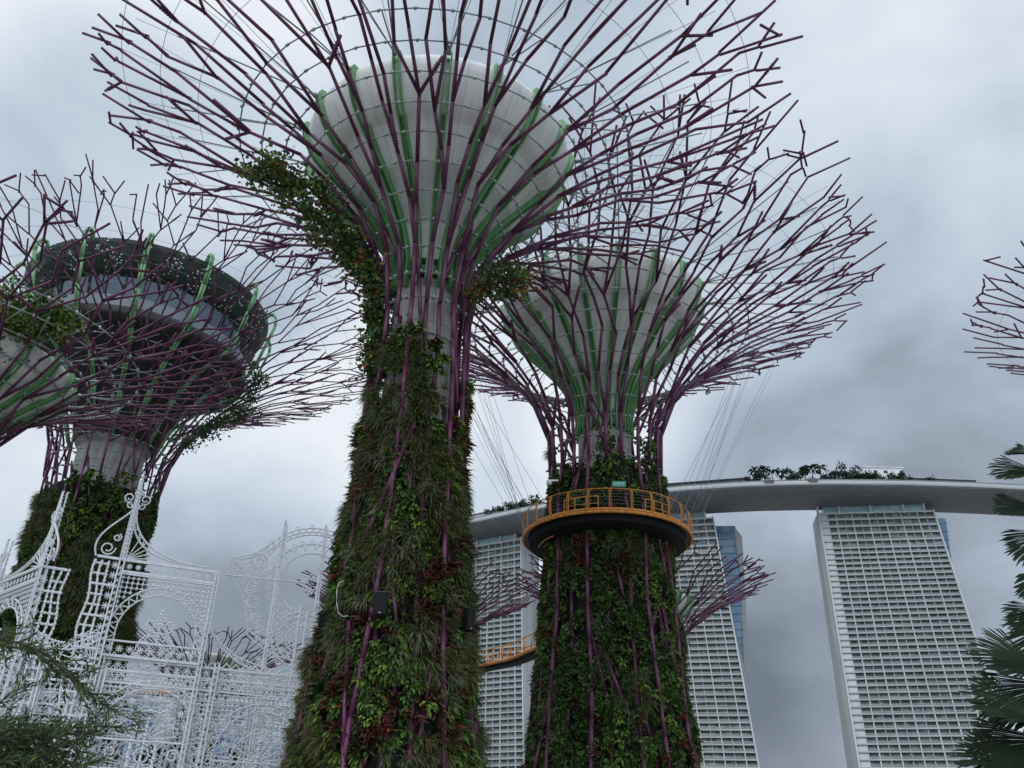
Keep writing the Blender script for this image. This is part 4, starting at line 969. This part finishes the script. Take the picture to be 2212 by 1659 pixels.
far_tree(400, 74, 1530, 8, 1, 'dark leafy tree behind the white lattice beside the pale building')

# ------------------------------------------------------------------ white lattice festival structures
class Lace:
    """flat ironwork drawn in metres on an upright frame, then given its own thickness"""
    def __init__(s, o, d, seed=1):
        s.o = np.array([o[0], o[1], 0.0]); d = np.array(d, float); s.L = np.linalg.norm(d); s.u = np.append(d / s.L, 0); s.n = np.array([s.u[1], -s.u[0], 0]); s.mb = MB(); s.R = random.Random(seed)
    def P(s, u, v, w=0.0): return s.o + s.u * u + np.array([0, 0, v]) + s.n * w
    def path(s, pts, r=.022, bulbs=.16, w=0.0):
        X = np.array([s.P(u, v, w) for u, v in pts]); r = r * 1.28; s.mb.poly(X, r, 6)
        if bulbs:
            c = np.concatenate([[0], np.cumsum(np.linalg.norm(np.diff(X, axis=0), axis=1))]); k = max(2, int(c[-1] / bulbs)); t = np.linspace(0, c[-1], k)
            s.mb.balls(np.stack([np.interp(t, c, X[:, i]) for i in range(3)], 1) + s.n * .02, r * 1.9, 1)
    def arc(s, cu, cv, R, a0, a1, r=.022, bulbs=.16, w=0.0):
        k = max(6, int(abs(a1 - a0) * R / .22)); s.path([(cu + R * math.cos(a), cv + R * math.sin(a)) for a in np.linspace(a0, a1, k + 1)], r, bulbs, w)
    def band(s, cu, cv, R0, R1, a0, a1, n, r=.02):
        s.arc(cu, cv, R0, a0, a1, .024); s.arc(cu, cv, R1, a0, a1, .026)
        s.path([(cu + (R0 if i % 2 else R1) * math.cos(a), cv + (R0 if i % 2 else R1) * math.sin(a)) for i, a in enumerate(np.linspace(a0, a1, n))], r, .13)
    def dots(s, u0, v0, u1, v1, st=.25, r=.066, skip=None):
        us = np.arange(u0, u1 + .01, st); vs_ = np.arange(v0, v1 + .01, st); C_ = []
        ok = lambda u, v: skip is None or not skip(u, v)
        for u in us:
            run = [v for v in vs_ if ok(u, v)]
            for v in run: C_.append(s.P(u, v))
            A = [s.P(u, v) for v in run if ok(u, v + st) and v + st <= v1 + .01]
            if A: s.mb.tubes(A, np.array(A) + np.array([0, 0, st]), .017, None, 4)
        for v in vs_:
            A = [s.P(u, v) for u in us if ok(u, v) and ok(u + st, v) and u + st <= u1 + .01]
            if A: s.mb.tubes(A, np.array(A) + s.u * st, .017, None, 4)
        s.mb.balls(C_, r, 1)
    def post(s, u, v0, v1, w=.07, two=.2):
        for off in (-two / 2, two / 2):
            a, b = s.P(u + off, v0), s.P(u + off, v1); s.mb.bar(a, b, w * .45, w * .45, up=tuple(s.n))
            a, b = s.P(u + off, v0, .25), s.P(u + off, v1, .25); s.mb.bar(a, b, w * .35, w * .35, up=tuple(s.n))
        k = int((v1 - v0) / .28); t = v0 + np.arange(k) * .28
        A = np.array([s.P(u - two / 2, v) for v in t]); B = np.array([s.P(u + two / 2, v + .14, .25) for v in t]); s.mb.tubes(A, B, .022, None, 4)
        s.mb.balls(np.array([s.P(u, v, .12) for v in t]), .085, 1)
    def rail(s, u0, u1, v, h=.055): s.mb.bar(s.P(u0, v), s.P(u1, v), .05, h)
    def star(s, u, v, R=.2):
        for k in range(4):
            a = k * math.pi / 4; s.path([(u - R * math.cos(a), v - R * math.sin(a)), (u + R * math.cos(a), v + R * math.sin(a))], .016, 0)
        s.mb.balls([s.P(u, v)], R * .4, 1)
    def fan(s, cu, cv, R, a0, a1, n):
        for a in np.linspace(a0, a1, n): s.path([(cu + R * .2 * math.cos(a), cv + R * .2 * math.sin(a)), (cu + R * math.cos(a), cv + R * math.sin(a))], .018, .15)
        s.arc(cu, cv, R, a0, a1, .02)
        for a in (np.linspace(a0, a1, n)[:-1] + np.linspace(a0, a1, n)[1:]) / 2:
            q = R * (a1 - a0) / n * .5; s.arc(cu + R * math.cos(a), cv + R * math.sin(a), q, a - math.pi / 2, a + math.pi / 2, .016, .12)
    def scroll(s, cu, cv, R, a0, turns=1.4, sg=1): s.path([(cu + R * (1 - .62 * t) * math.cos(a0 + sg * t * turns * 2 * math.pi), cv + R * (1 - .62 * t) * math.sin(a0 + sg * t * turns * 2 * math.pi)) for t in np.linspace(0, 1, 26)], .022, .13)
    def fleur(s, cu, cv, h):
        s.path([(cu, cv - h * .5), (cu, cv + h * .5)], .026, .12)
        for sg in (-1, 1):
            s.path([(cu, cv - h * .05), (cu + sg * h * .11, cv + h * .18), (cu, cv + h * .5)], .022, .12)
            s.scroll(cu + sg * h * .24, cv + h * .0, h * .17, -math.pi / 2 if sg > 0 else -math.pi / 2, 1.1, sg)
            s.scroll(cu + sg * h * .17, cv - h * .26, h * .11, math.pi / 2, 1.0, -sg)
    def petals(s, cu, cv, R, n, q):
        for k in range(n):
            a = 2 * math.pi * k / n; s.arc(cu + R * math.cos(a), cv + R * math.sin(a), q, a - 1.9, a + 1.9, .018, .12)
    def zig(s, u0, u1, v0, v1, n, r=.018): s.path([(u0 + (u1 - u0) * i / n, v0 if i % 2 else v1) for i in range(n + 1)], r, .14)
    def end(s, name, parent):
        o = s.mb.build(name, ['lattice', 'bulb'], parent); s.mb = MB(); return o

def spire(l, u, v0, v1, right, left, parent):
    """mast with curled finial, a long concave sweep on one side and a scrolled bulge on the other; right/left in metres"""
    h = v1 - v0
    for o_ in (-.10, .10): l.path([(u + o_, v0), (u + o_ * .9, v0 + h * .62), (u, v1)], .032, .16)
    l.path([(u, v0), (u, v1)], .028, .2, .2); l.zig(u - .09, u + .09, v0, v0 + .01, 2)
    for k in range(int(h / .22)): l.path([(u - .09 * (1 - k * .22 / h), v0 + k * .22), (u + .09 * (1 - k * .22 / h), v0 + k * .22 + .14)], .016, 0)
    l.fleur(u, v0 + h * .70, h * .34); l.star(u, v0 + h * .585, .17)
    top = v0 + h * .56
    for sc in (1.0, .80):
        l.path([(u + .1 + (right - .1) * (t ** 1.7) * sc, v0 + .15 + (top - v0 - .15) * (1 - t) ** 2.1 * sc) for t in np.linspace(0, 1, 18)], .026, .12)
    for k in range(9):
        t = (k + .5) / 10; a_ = (u + .1 + (right - .1) * t ** 1.7, v0 + .15 + (top - v0 - .15) * (1 - t) ** 2.1); b_ = (u + .1 + (right - .1) * t ** 1.7 * .8, v0 + .15 + (top - v0 - .15) * (1 - t) ** 2.1 * .8)
        l.path([a_, ((a_[0] + b_[0]) / 2 + .07, (a_[1] + b_[1]) / 2 - .1), b_], .016, .1)
    for a in (.12, .32, .55, .8, 1.1): l.path([(u + .15, v0 + .05), (u + math.copysign(1.15, right) * math.cos(a), v0 + .05 + 1.15 * math.sin(a))], .018, .12)
    sg = math.copysign(1, left)
    l.path([(u - 0 + sg * (.08 + (abs(left)) * math.sin(t * math.pi * .62) ** 1.3), v0 + .05 + (top - v0) * (1 - t)) for t in np.linspace(0, 1, 20)], .026, .12)
    l.scroll(u + left * .62, v0 + .42, .32, 0, 1.3, sg); l.scroll(u + left * .38, v0 + .95, .18, 1, 1.2, sg)
    l.end('spire', parent)

def tower(name, label, o, d, top, base_v, spire_top, wing_dir, flip, seed):
    """a corner tower: one wide arched panel along d, a narrow wavy wing the other way, and a spire on the shared post"""
    l = Lace(o, d, seed); Wd = l.L
    root = thing(name, label, 'festival tower', (o[0], o[1], 0), 'white lattice towers of the festival display')
    l.post(0, 0, top); l.end('post', root); l.post(Wd, 0, top, .07, .14); l.end('post', root)
    R1 = Wd / 2 - .06; cu = Wd / 2; cv = top - 1.05 - R1
    hole = lambda u, v: (v < cv and abs(u - cu) < R1 + .02) or math.hypot(u - cu, v - cv) < R1 + .05
    l.rail(0, Wd, top, .06); l.rail(0, Wd, top - .52); l.rail(0, Wd, top - .62, .03)
    for u in np.arange(.35, Wd - .1, .37): l.star(u, top - .27, .12)
    l.end('frieze', root)
    l.dots(.2, base_v + .1, Wd - .12, top - .74, .215, .088, hole); l.end('spandrel', root)
    l.band(cu, cv, R1 - .34, R1, 0, math.pi, 30); l.end('arch', root)
    for sg in (-1, 1):
        l.path([(cu + sg * R1, cv), (cu + sg * R1, base_v)], .026); l.path([(cu + sg * (R1 - .34), cv), (cu + sg * (R1 - .34), base_v)], .024)
        l.path([(cu + sg * (R1 - (.34 if i % 2 else 0)), cv - i * .2) for i in range(max(2, int((cv - base_v) / .2)))], .016, .15); l.end('pilaster', root)
    l.fleur(cu + .1, cv + R1 * .18, 1.5); l.petals(cu + .1, cv - .75, .55, 9, .2); l.petals(cu + .1, cv - .75, .25, 6, .12); l.arc(cu + .1, cv - .75, .8, 0, math.pi, .02)
    l.rail(0, Wd, base_v, .05); l.rail(0, Wd, base_v + .62, .035)
    for u in np.arange(.3, Wd, .42): l.star(u, base_v + .3, .15)
    l.end('tracery', root)
    spire(l, 0.0, top, spire_top, Wd * .86, -1.15, root)
    if flip: spire(l, Wd, top - .3, top + 2.2, -1.6, .5, root)
    w = Lace(o, wing_dir, seed + 1); ww = w.L
    w.rail(0, ww, top, .05)
    for u in (.42, .62, .84):
        w.path([(u * ww / .84 + .07 * math.sin(v * 2.6) * (u > .5), v) for v in np.arange(base_v - 3.6, top + .01, .3)], .034, .2)
    for v in np.arange(base_v - 3.4, top - .2, .45):
        w.star(ww * .22, v, .16); w.path([(ww * .48, v), (ww * .98, v)], .03, .1)
    for v in np.arange(base_v - 2.5, top - .4, 1.35): w.rail(0, ww, v, .04)
    w.end('wing', root)
    return root

towR = tower('lattice_tower', 'white lattice tower with the tall spire and open arch toward the rosette', (-17.0, 38.4), (3.8, 1.5), 13.3, 9.2, 17.4, (-.95, -.45), False, 5)
towL = tower('lattice_tower', 'white lattice tower at the frame edge before the restaurant tree trunk', (-19.8, 37.1), (-3.7, 3.4), 12.5, 8.6, 15.9, (.92, .5), True, 8)

def gallery(name, label, o, d, bays, top, seed, arch_top, low=0.0, rows=True):
    """a run of arched bays, posts down to the ground"""
    l = Lace(o, d, seed); bw = l.L / bays; root = thing(name, label, 'festival gallery', (o[0], o[1], 0), 'white lattice galleries of the festival display')
    for k in range(bays + 1): l.post(k * bw, low, top + (.2 if k % 2 else 0), .075, .17); l.end('post', root)
    for k in range(bays):
        u0 = k * bw; cu = u0 + bw / 2; R1 = bw / 2 - .14; cv = arch_top - R1 - (.55 if k % 2 else 0)
        hole = lambda u, v: (v < cv and abs(u - cu) < R1) or math.hypot(u - cu, v - cv) < R1 + .06
        for v, h in ((top, .05), (top - .45, .045), (top - .95, .035)): l.rail(u0, u0 + bw, v, h)
        for u in np.arange(u0 + .25, u0 + bw - .1, .40): l.star(u, top - .22, .15)
        l.zig(u0, u0 + bw, top - .9, top - .5, int(bw / .22)); l.zig(u0, u0 + bw, top + .04, top + .26, int(bw / .2))
        l.end('frieze', root)
        for ua, ub_ in ((u0 + .14, cu - .1), (cu + .1, u0 + bw - .1)):
            l.dots(ua, max(cv - 1.2, low), ub_, top - 1.05, .2, .082, hole); l.end('spandrel', root)
        l.band(cu, cv, R1 - .32, R1, 0, math.pi, 34); l.end('arch', root)
        for sg in (-1, 1):
            for rr in (R1, R1 - .32): l.path([(cu + sg * rr, cv), (cu + sg * rr, low)], .026)
            l.path([(cu + sg * (R1 - (.32 if i % 2 else 0)), cv - i * .24) for i in range(int((cv - low) / .24))], .018, .15); l.end('pilaster', root)
        l.fan(cu, cv - .15, R1 * .52, .15, math.pi - .15, 9); l.petals(cu, cv - .75, .42, 8, .17); l.arc(cu, cv - .75, .3, 0, 6.28)
        l.rail(cu - R1 + .3, cu + R1 - .3, cv - .2, .035); l.rail(cu - R1 + .3, cu + R1 - .3, cv - 1.3, .035)
        l.dots(cu - R1 + .45, max(low, cv - 3.4), cu + R1 - .45, cv - 1.35, .22, .088); l.dots(u0 + .1, top - .84, u0 + bw - .1, top - .55, .2, .08)
        for sg in (-1, 1): l.path([(cu + sg * .5, cv - .2), (cu + sg * .5, low)], .04, .3); l.scroll(cu + sg * R1 * .55, cv - .7, .26, 0, 1.3, sg)
        l.path([(cu, low), (cu, cv + R1 * .3)], .035, .3)
        for a in np.arange(.3, 2.9, .36): l.star(cu + R1 * .7 * math.cos(a), cv + R1 * .7 * math.sin(a), .13)
        l.end('tracery', root)
    return root
gallery('lattice_gallery', 'white lattice gallery of arched bays under the tall spire tower', (-16.9, 38.6), (8.7, 3.3), 2, 9.1, 21, 8.35)
gallery('lattice_gallery', 'white lattice gallery set behind, below the rosette arch', (-18.5, 42.6), (9.6, 3.6), 3, 9.3, 22, 8.3)
gallery('lattice_gallery', 'white lattice gallery at the frame edge under the shorter spire tower', (-24.4, 37.5), (5.6, .2), 2, 8.9, 23, 8.0)
gallery('lattice_gallery', 'low white lattice gallery with a sagging crest between the two spires', (-20.3, 37.4), (3.6, 1.2), 1, 8.5, 24, 7.4)
gallery('lattice_gallery', 'white lattice gallery deepest in the display, before the pale building', (-23.5, 45.5), (15.5, 4.6), 4, 8.7, 25, 7.9)
l = Lace((-19.6, 37.35), (2.5, .95), 3); cr_ = thing('lattice_crest', 'sagging white lattice crest bridging the two spire towers', 'festival crest', (-19.6, 37.35, 0))
for o_ in (0, .28): l.path([(t * l.L, 9.5 - o_ + .55 * (2 * t - 1) ** 2) for t in np.linspace(0, 1, 18)], .028, .12)
l.path([(t * l.L, 9.5 - (.28 if i % 2 else 0) + .55 * (2 * t - 1) ** 2) for i, t in enumerate(np.linspace(0, 1, 24))], .018, .1)
l.fan(l.L, 8.7, 1.35, math.pi * .52, math.pi * .98, 9); l.fan(0, 8.7, 1.0, .05, math.pi * .45, 6)
l.rail(0, l.L, 8.75, .04); l.end('crest_band', cr_)

# rosette arch
ro = at(672, 1262, 46); l = Lace((ro[0], ro[1]), (1, .24), 9); V0 = ro[2]
rs = thing('rosette_arch', 'tall white lattice rosette arch with a round window beside the tallest trunk', 'festival arch', (ro[0], ro[1], 0))
for R_ in (2.62, 2.78, 2.98): l.arc(0, V0, R_, -.45, math.pi * 1.08, .024, .13)
l.path([((2.98 if i % 2 else 2.62) * math.cos(a), V0 + (2.98 if i % 2 else 2.62) * math.sin(a)) for i, a in enumerate(np.linspace(-.4, math.pi * 1.05, 60))], .015, .14)
l.petals(0, V0, 3.02, 26, .12); l.end('outer_ring', rs)
l.arc(0, V0, 1.62, 0, 2 * math.pi, .03, .11); l.petals(0, V0, 1.86, 22, .24); l.arc(0, V0, 2.12, 0, 2 * math.pi, .02, .15); l.petals(0, V0, 2.2, 30, .1); l.end('round_window', rs)
for u in (-1.75, .35): l.path([(u, V0 + 3.2), (u, 0)], .05, 0); l.path([(u + .12, V0 + 3.0), (u + .12, 0)], .03, 0)
l.path([(-4.2, V0 + .05), (-.3, V0 + .05)], .03, .2); l.arc(0, V0, .34, 0, 6.28, .02); l.petals(0, V0, .42, 8, .12); l.end('mast', rs)
sh = [(-2.3, 1.9), (-3.1, 1.25), (-4.1, .95), (-4.25, .3), (-3.7, -.35), (-3.2, -1.0), (-2.95, -1.8), (-2.75, -2.5)]
l.path([(a, V0 + b_) for a, b_ in sh], .026, .12); l.path([(a + .25, V0 + b_ * .93) for a, b_ in sh], .022, .12)
l.path([(-4.1, V0 + .95), (-3.6, V0 + .5), (-3.35, V0 + .0), (-3.1, V0 - .5)], .022, .12); l.fan(-4.1, V0 + .55, 1.0, -.7, .55, 6)
for u, v, q in ((-2.75, .9, .42), (-2.9, -.35, .42), (-2.75, -1.2, .30), (-2.45, -2.0, .26), (-2.2, -2.5, .2)): l.scroll(u, V0 + v, q, .5, 1.4, 1); l.arc(u, V0 + v, q * 1.02, 0, 6.28, .018, .12)
l.end('volute', rs)
leg = [(-5.0, -1.9), (-4.6, -2.5), (-3.9, -3.3), (-3.0, -3.9), (-1.9, -4.25), (-.9, -4.45)]
for o_ in (0, .3): l.path([(a + o_ * .5, V0 + b_ - o_) for a, b_ in leg], .026, .12)
l.path([(a + (.15 if i % 2 else 0), V0 + b_ - (.3 if i % 2 else 0)) for i, (a, b_) in enumerate([(np.interp(t, range(6), [q[0] for q in leg]), np.interp(t, range(6), [q[1] for q in leg])) for t in np.linspace(0, 5, 30)])], .018, .12)
inn_ = [(-2.75, -2.5), (-2.3, -2.85), (-1.7, -3.2), (-1.0, -3.45), (0, -3.6), (1.2, -3.6)]
for o_ in (0, .28): l.path([(a, V0 + b_ - o_) for a, b_ in inn_], .024, .12)
l.end('swept_leg', rs)
for k in range(46): l.star(l.R.uniform(-2.9, 1.6), V0 - 3.9 - l.R.uniform(0, 1.7), .17)
for u in np.arange(-3.0, 1.7, .62): l.fan(u, V0 - 5.3, .62, .2, 2.9, 5)
for v in (-4.6, -5.3): l.rail(-3.2, 1.7, V0 + v, .035)
l.end('base_band', rs)
r2 = at(646, 1381, 43.6); l = Lace((r2[0], r2[1]), (1, .24), 12); V0 = r2[2]
rw = thing('lattice_rosette', 'smaller white lattice rosette on a stand under the rosette arch', 'festival rosette', (r2[0], r2[1], 0))
for R_ in (1.25, 1.02, .62): l.arc(0, V0, R_, 0, 6.28, .024, .1)
l.petals(0, V0, 1.32, 20, .17); l.petals(0, V0, .82, 14, .19); l.petals(0, V0, .32, 7, .18)
for k in range(18): a = k * math.pi / 9; l.path([(.6 * math.cos(a), V0 + .6 * math.sin(a)), (1.25 * math.cos(a), V0 + 1.25 * math.sin(a))], .016, .12)
l.end('rose', rw); l.path([(-.12, V0 + 1.6), (-.12, 0)], .05, 0); l.path([(.22, V0 + 1.3), (.22, 0)], .05, 0); l.end('stand', rw)

# ------------------------------------------------------------------ near plants
def leafy_branches(root, lines, D, seed, mats, wts, leaf=(.075, .010), step=.012, tw=.32):
    rng = np.random.default_rng(seed); lf = MB()
    for j, ln in enumerate(lines):
        Pn = np.array([at(x, y, D + (j % 5) * .18 - .3) for x, y in ln]); c = np.concatenate([[0], np.cumsum(np.linalg.norm(np.diff(Pn, axis=0), axis=1))])
        t = np.linspace(0, c[-1], 14); X = np.stack([np.interp(t, c, Pn[:, i]) for i in range(3)], 1)
        for _ in range(2): X[1:-1] = (X[:-2] + 2 * X[1:-1] + X[2:]) / 4
        mb = MB(); mb.poly(X, np.linspace(.014, .004, len(X)), 6)
        # side twigs
        k = int(c[-1] / .07); st = []; dd_ = np.gradient(X, axis=0); dd_ /= np.linalg.norm(dd_, axis=1, keepdims=True)
        for i in range(k):
            q = (i + rng.uniform(0, 1)) / k * 13; i0 = min(12, int(q)); p = X[i0] + (X[i0 + 1] - X[i0]) * (q - i0); dv = dd_[i0] * .7 + rng.normal(0, .55, 3) + np.array([0, 0, -.05]); dv /= np.linalg.norm(dv); e_ = p + dv * tw * rng.uniform(.4, 1.1) * (1 - .5 * q / 13); st.append((p, e_)); mb.tubes([p], [e_], .0035, .002, 4)
        mb.build('branch', 'bark', root, True)
        P0 = []; Dv = []
        for p, e_ in st + [(X[i], X[i + 1]) for i in range(13)]:
            n = max(3, int(np.linalg.norm(e_ - p) / step)); s_ = rng.uniform(0, 1, (n, 1)); P0.append(p + (e_ - p) * s_); d = (e_ - p) / np.linalg.norm(e_ - p); Dv.append(d * .75 + rng.normal(0, .5, (n, 3)))
        P0 = np.concatenate(P0); Dv = np.concatenate(Dv); Dv /= np.linalg.norm(Dv, axis=1, keepdims=True); n = len(P0)
        s_ = np.cross(Dv, rng.normal(0, 1, (n, 3))); s_ /= np.linalg.norm(s_, axis=1, keepdims=True); L = leaf[0] * rng.uniform(.6, 1.25, (n, 1)); s_ = s_ * leaf[1] * rng.uniform(.7, 1.2, (n, 1))
        lf.add(np.stack([P0, P0 + Dv * L * .45 + s_, P0 + Dv * L, P0 + Dv * L * .45 - s_], 1), (np.arange(n) * 4)[:, None] + np.arange(4)[None], m=rng.choice(len(mats), n, p=wts))
    lf.build('foliage', mats, root)
sp_ = at(-170, 1700, 9); shrub = thing('leafy_tree', 'fine leaved green tree reaching in at the frame corner before the lattice', 'tree', (sp_[0], sp_[1], 0))
mb = MB(); mb.poly([(sp_[0], sp_[1], 0), (sp_[0] + .03, sp_[1], 1.2), (sp_[0] - .02, sp_[1] + .02, sp_[2] + .2), (sp_[0] - .05, sp_[1], 3.4)], [.07, .06, .045, .03], 8); mb.build('trunk', 'bark', shrub, True)
RL = random.Random(77)
lines = [[(-60, 1372), (0, 1378), (60, 1392), (120, 1420), (165, 1470), (215, 1520), (300, 1562)], [(-60, 1600), (60, 1580), (180, 1570), (290, 1568)], [(-60, 1400), (0, 1395), (50, 1402), (100, 1425)], [(-50, 1560), (20, 1500), (60, 1478)],
         [(100, 1412), (150, 1465), (190, 1500)], [(130, 1440), (190, 1500), (240, 1530)], [(-60, 1360), (-10, 1380), (30, 1410)], [(60, 1395), (110, 1440), (140, 1470)]]
for k in range(22):
    y0 = RL.uniform(1590, 1720); x1 = RL.uniform(30, 215); lines.append([(-60, y0), (x1 * .4, y0 - RL.uniform(0, 40)), (x1, max(1565 + x1 * .1, y0 - RL.uniform(-20, 60)))])
for k in range(8):
    x0 = RL.uniform(-40, 160); lines.append([(x0, 1740), (x0 + RL.uniform(-10, 40), 1660), (x0 + RL.uniform(0, 70), 1590)])
leafy_branches(shrub, lines, 9.0, 31, ['conifer', 'conifer_pale', 'fern_dark', 'lime'], [.46, .3, .2, .04], leaf=(.095, .0075), step=.017, tw=.38)

def fan_palm(label, base_px, D, leaves, seed):
    cpos = at(*base_px, D); r_ = thing('fan_palm', label, 'palm tree', (cpos[0], cpos[1], 0), 'fan palms at the frame edge'); rng = random.Random(seed)
    mb = MB(); z = np.linspace(0, cpos[2], 12); mb.poly(np.stack([np.full(12, cpos[0]), np.full(12, cpos[1]), z], 1), np.linspace(.2, .14, 12), 10); mb.build('trunk', 'bark', r_, True)
    Rt, Up, Fw = np.array([1, 0, 0.]), np.array([0, 0, 1.0]), np.array([0, 1.0, 0])
    for hx, hy, ang, Rm, spread, tilt, dep in leaves:
        h = at(hx, hy, D + dep); a = math.radians(ang)
        d0 = Rt * math.cos(a) + Up * math.sin(a); sd_ = -Rt * math.sin(a) + Up * math.cos(a)
        d0 = d0 * math.cos(tilt) + Fw * math.sin(tilt); nrm = np.cross(d0, sd_); sd_ = sd_ * .75 + nrm * .66    # the blade is seen obliquely
        sd_ /= np.linalg.norm(sd_); nrm = np.cross(d0, sd_)
        mb = MB(); n = 34
        for k in range(n):
            f = (k + .5) / n * 2 - 1; b = f * math.radians(spread) + rng.uniform(-.012, .012); db = 2 * math.radians(spread) / n
            d = d0 * math.cos(b) + sd_ * math.sin(b); s_ = -d0 * math.sin(b) + sd_ * math.cos(b); L = Rm * (1 - .16 * f * f) * rng.uniform(.92, 1.06)
            droop = Up * -1
            cup = nrm * (abs(f) ** 1.5) * .22 * Rm
            def q(t): return h + d * L * t + cup * t * t + droop * Rm * (.05 * t * t + (.08 + .10 * rng.random()) * max(0, t - .62) ** 1.4 * 2)
            w = [math.tan(db * .62) * L * .12, math.tan(db * .62) * L * .5, math.tan(db * .55) * L * .68, .022, .004]
            ts = [.10, .5, .70, .90, 1.0]; C_ = [q(t) for t in ts]; fold = nrm * .012
            V = []
            for c_, ww in zip(C_, w): V += [c_ - s_ * ww, c_ + fold * min(1, ww * 60), c_ + s_ * ww]
            qd = []
            for i in range(4): qd += [[3 * i, 3 * i + 1, 3 * i + 4, 3 * i + 3], [3 * i + 1, 3 * i + 2, 3 * i + 5, 3 * i + 4]]
            mb.add(V, qd, m=1 if rng.random() < .2 else 0)
        fr_ = mb.build('frond', ['palm', 'palm_pale'], r_)
        mb = MB(); mid = (h + cpos) / 2 + Up * .12; mb.poly([cpos, mid, h, h + d0 * Rm * .1], [.022, .018, .014, .012], 6); mb.build('petiole', 'palm_pale', fr_, True)
fan_palm('fan palm whose upper fronds overlap the end of the roof deck', (2420, 1110), 14, [
    (2262, 1022, 176, .80, 34, .1, 0), (2254, 1098, 182, .78, 32, -.1, .3), (2285, 1150, 205, .80, 40, .1, .2), (2275, 990, 160, .62, 24, .3, -.2), (2300, 1225, 225, .75, 45, 0, -.3), (2420, 980, 60, .9, 70, .2, 0), (2480, 1060, 10, .9, 70, .2, 0), (2330, 1350, 200, 1.0, 50, .1, .4), (2500, 1160, -20, .9, 60, 0, .3), (2400, 1010, 100, .9, 60, .4, .5), (2470, 1230, -60, .9, 60, .2, .2), (2400, 1180, 250, .9, 60, .5, .9)], 3)
fan_palm('low fan palm with big dark fronds in front of the hotel tower', (2420, 1560), 13.4, [
    (2290, 1325, 192, .82, 34, -.1, .5), (2262, 1452, 160, 1.0, 46, .1, 0), (2275, 1478, 200, 1.0, 40, .1, -.2), (2262, 1560, 162, 1.08, 34, -.1, -.4), (2270, 1600, 195, 1.0, 42, .15, -.3), (2250, 1668, 168, .98, 40, .1, -.5), (2320, 1420, 120, .8, 50, .1, .2), (2300, 1640, 215, 1.0, 60, 0, .1), (2490, 1420, 50, 1, 70, 0, 0), (2520, 1540, 0, 1, 60, 0, .2), (2430, 1440, 90, 1, 60, .4, .5), (2500, 1640, -40, 1, 60, .2, .3), (2420, 1600, 250, 1, 60, .5, .9)], 4)
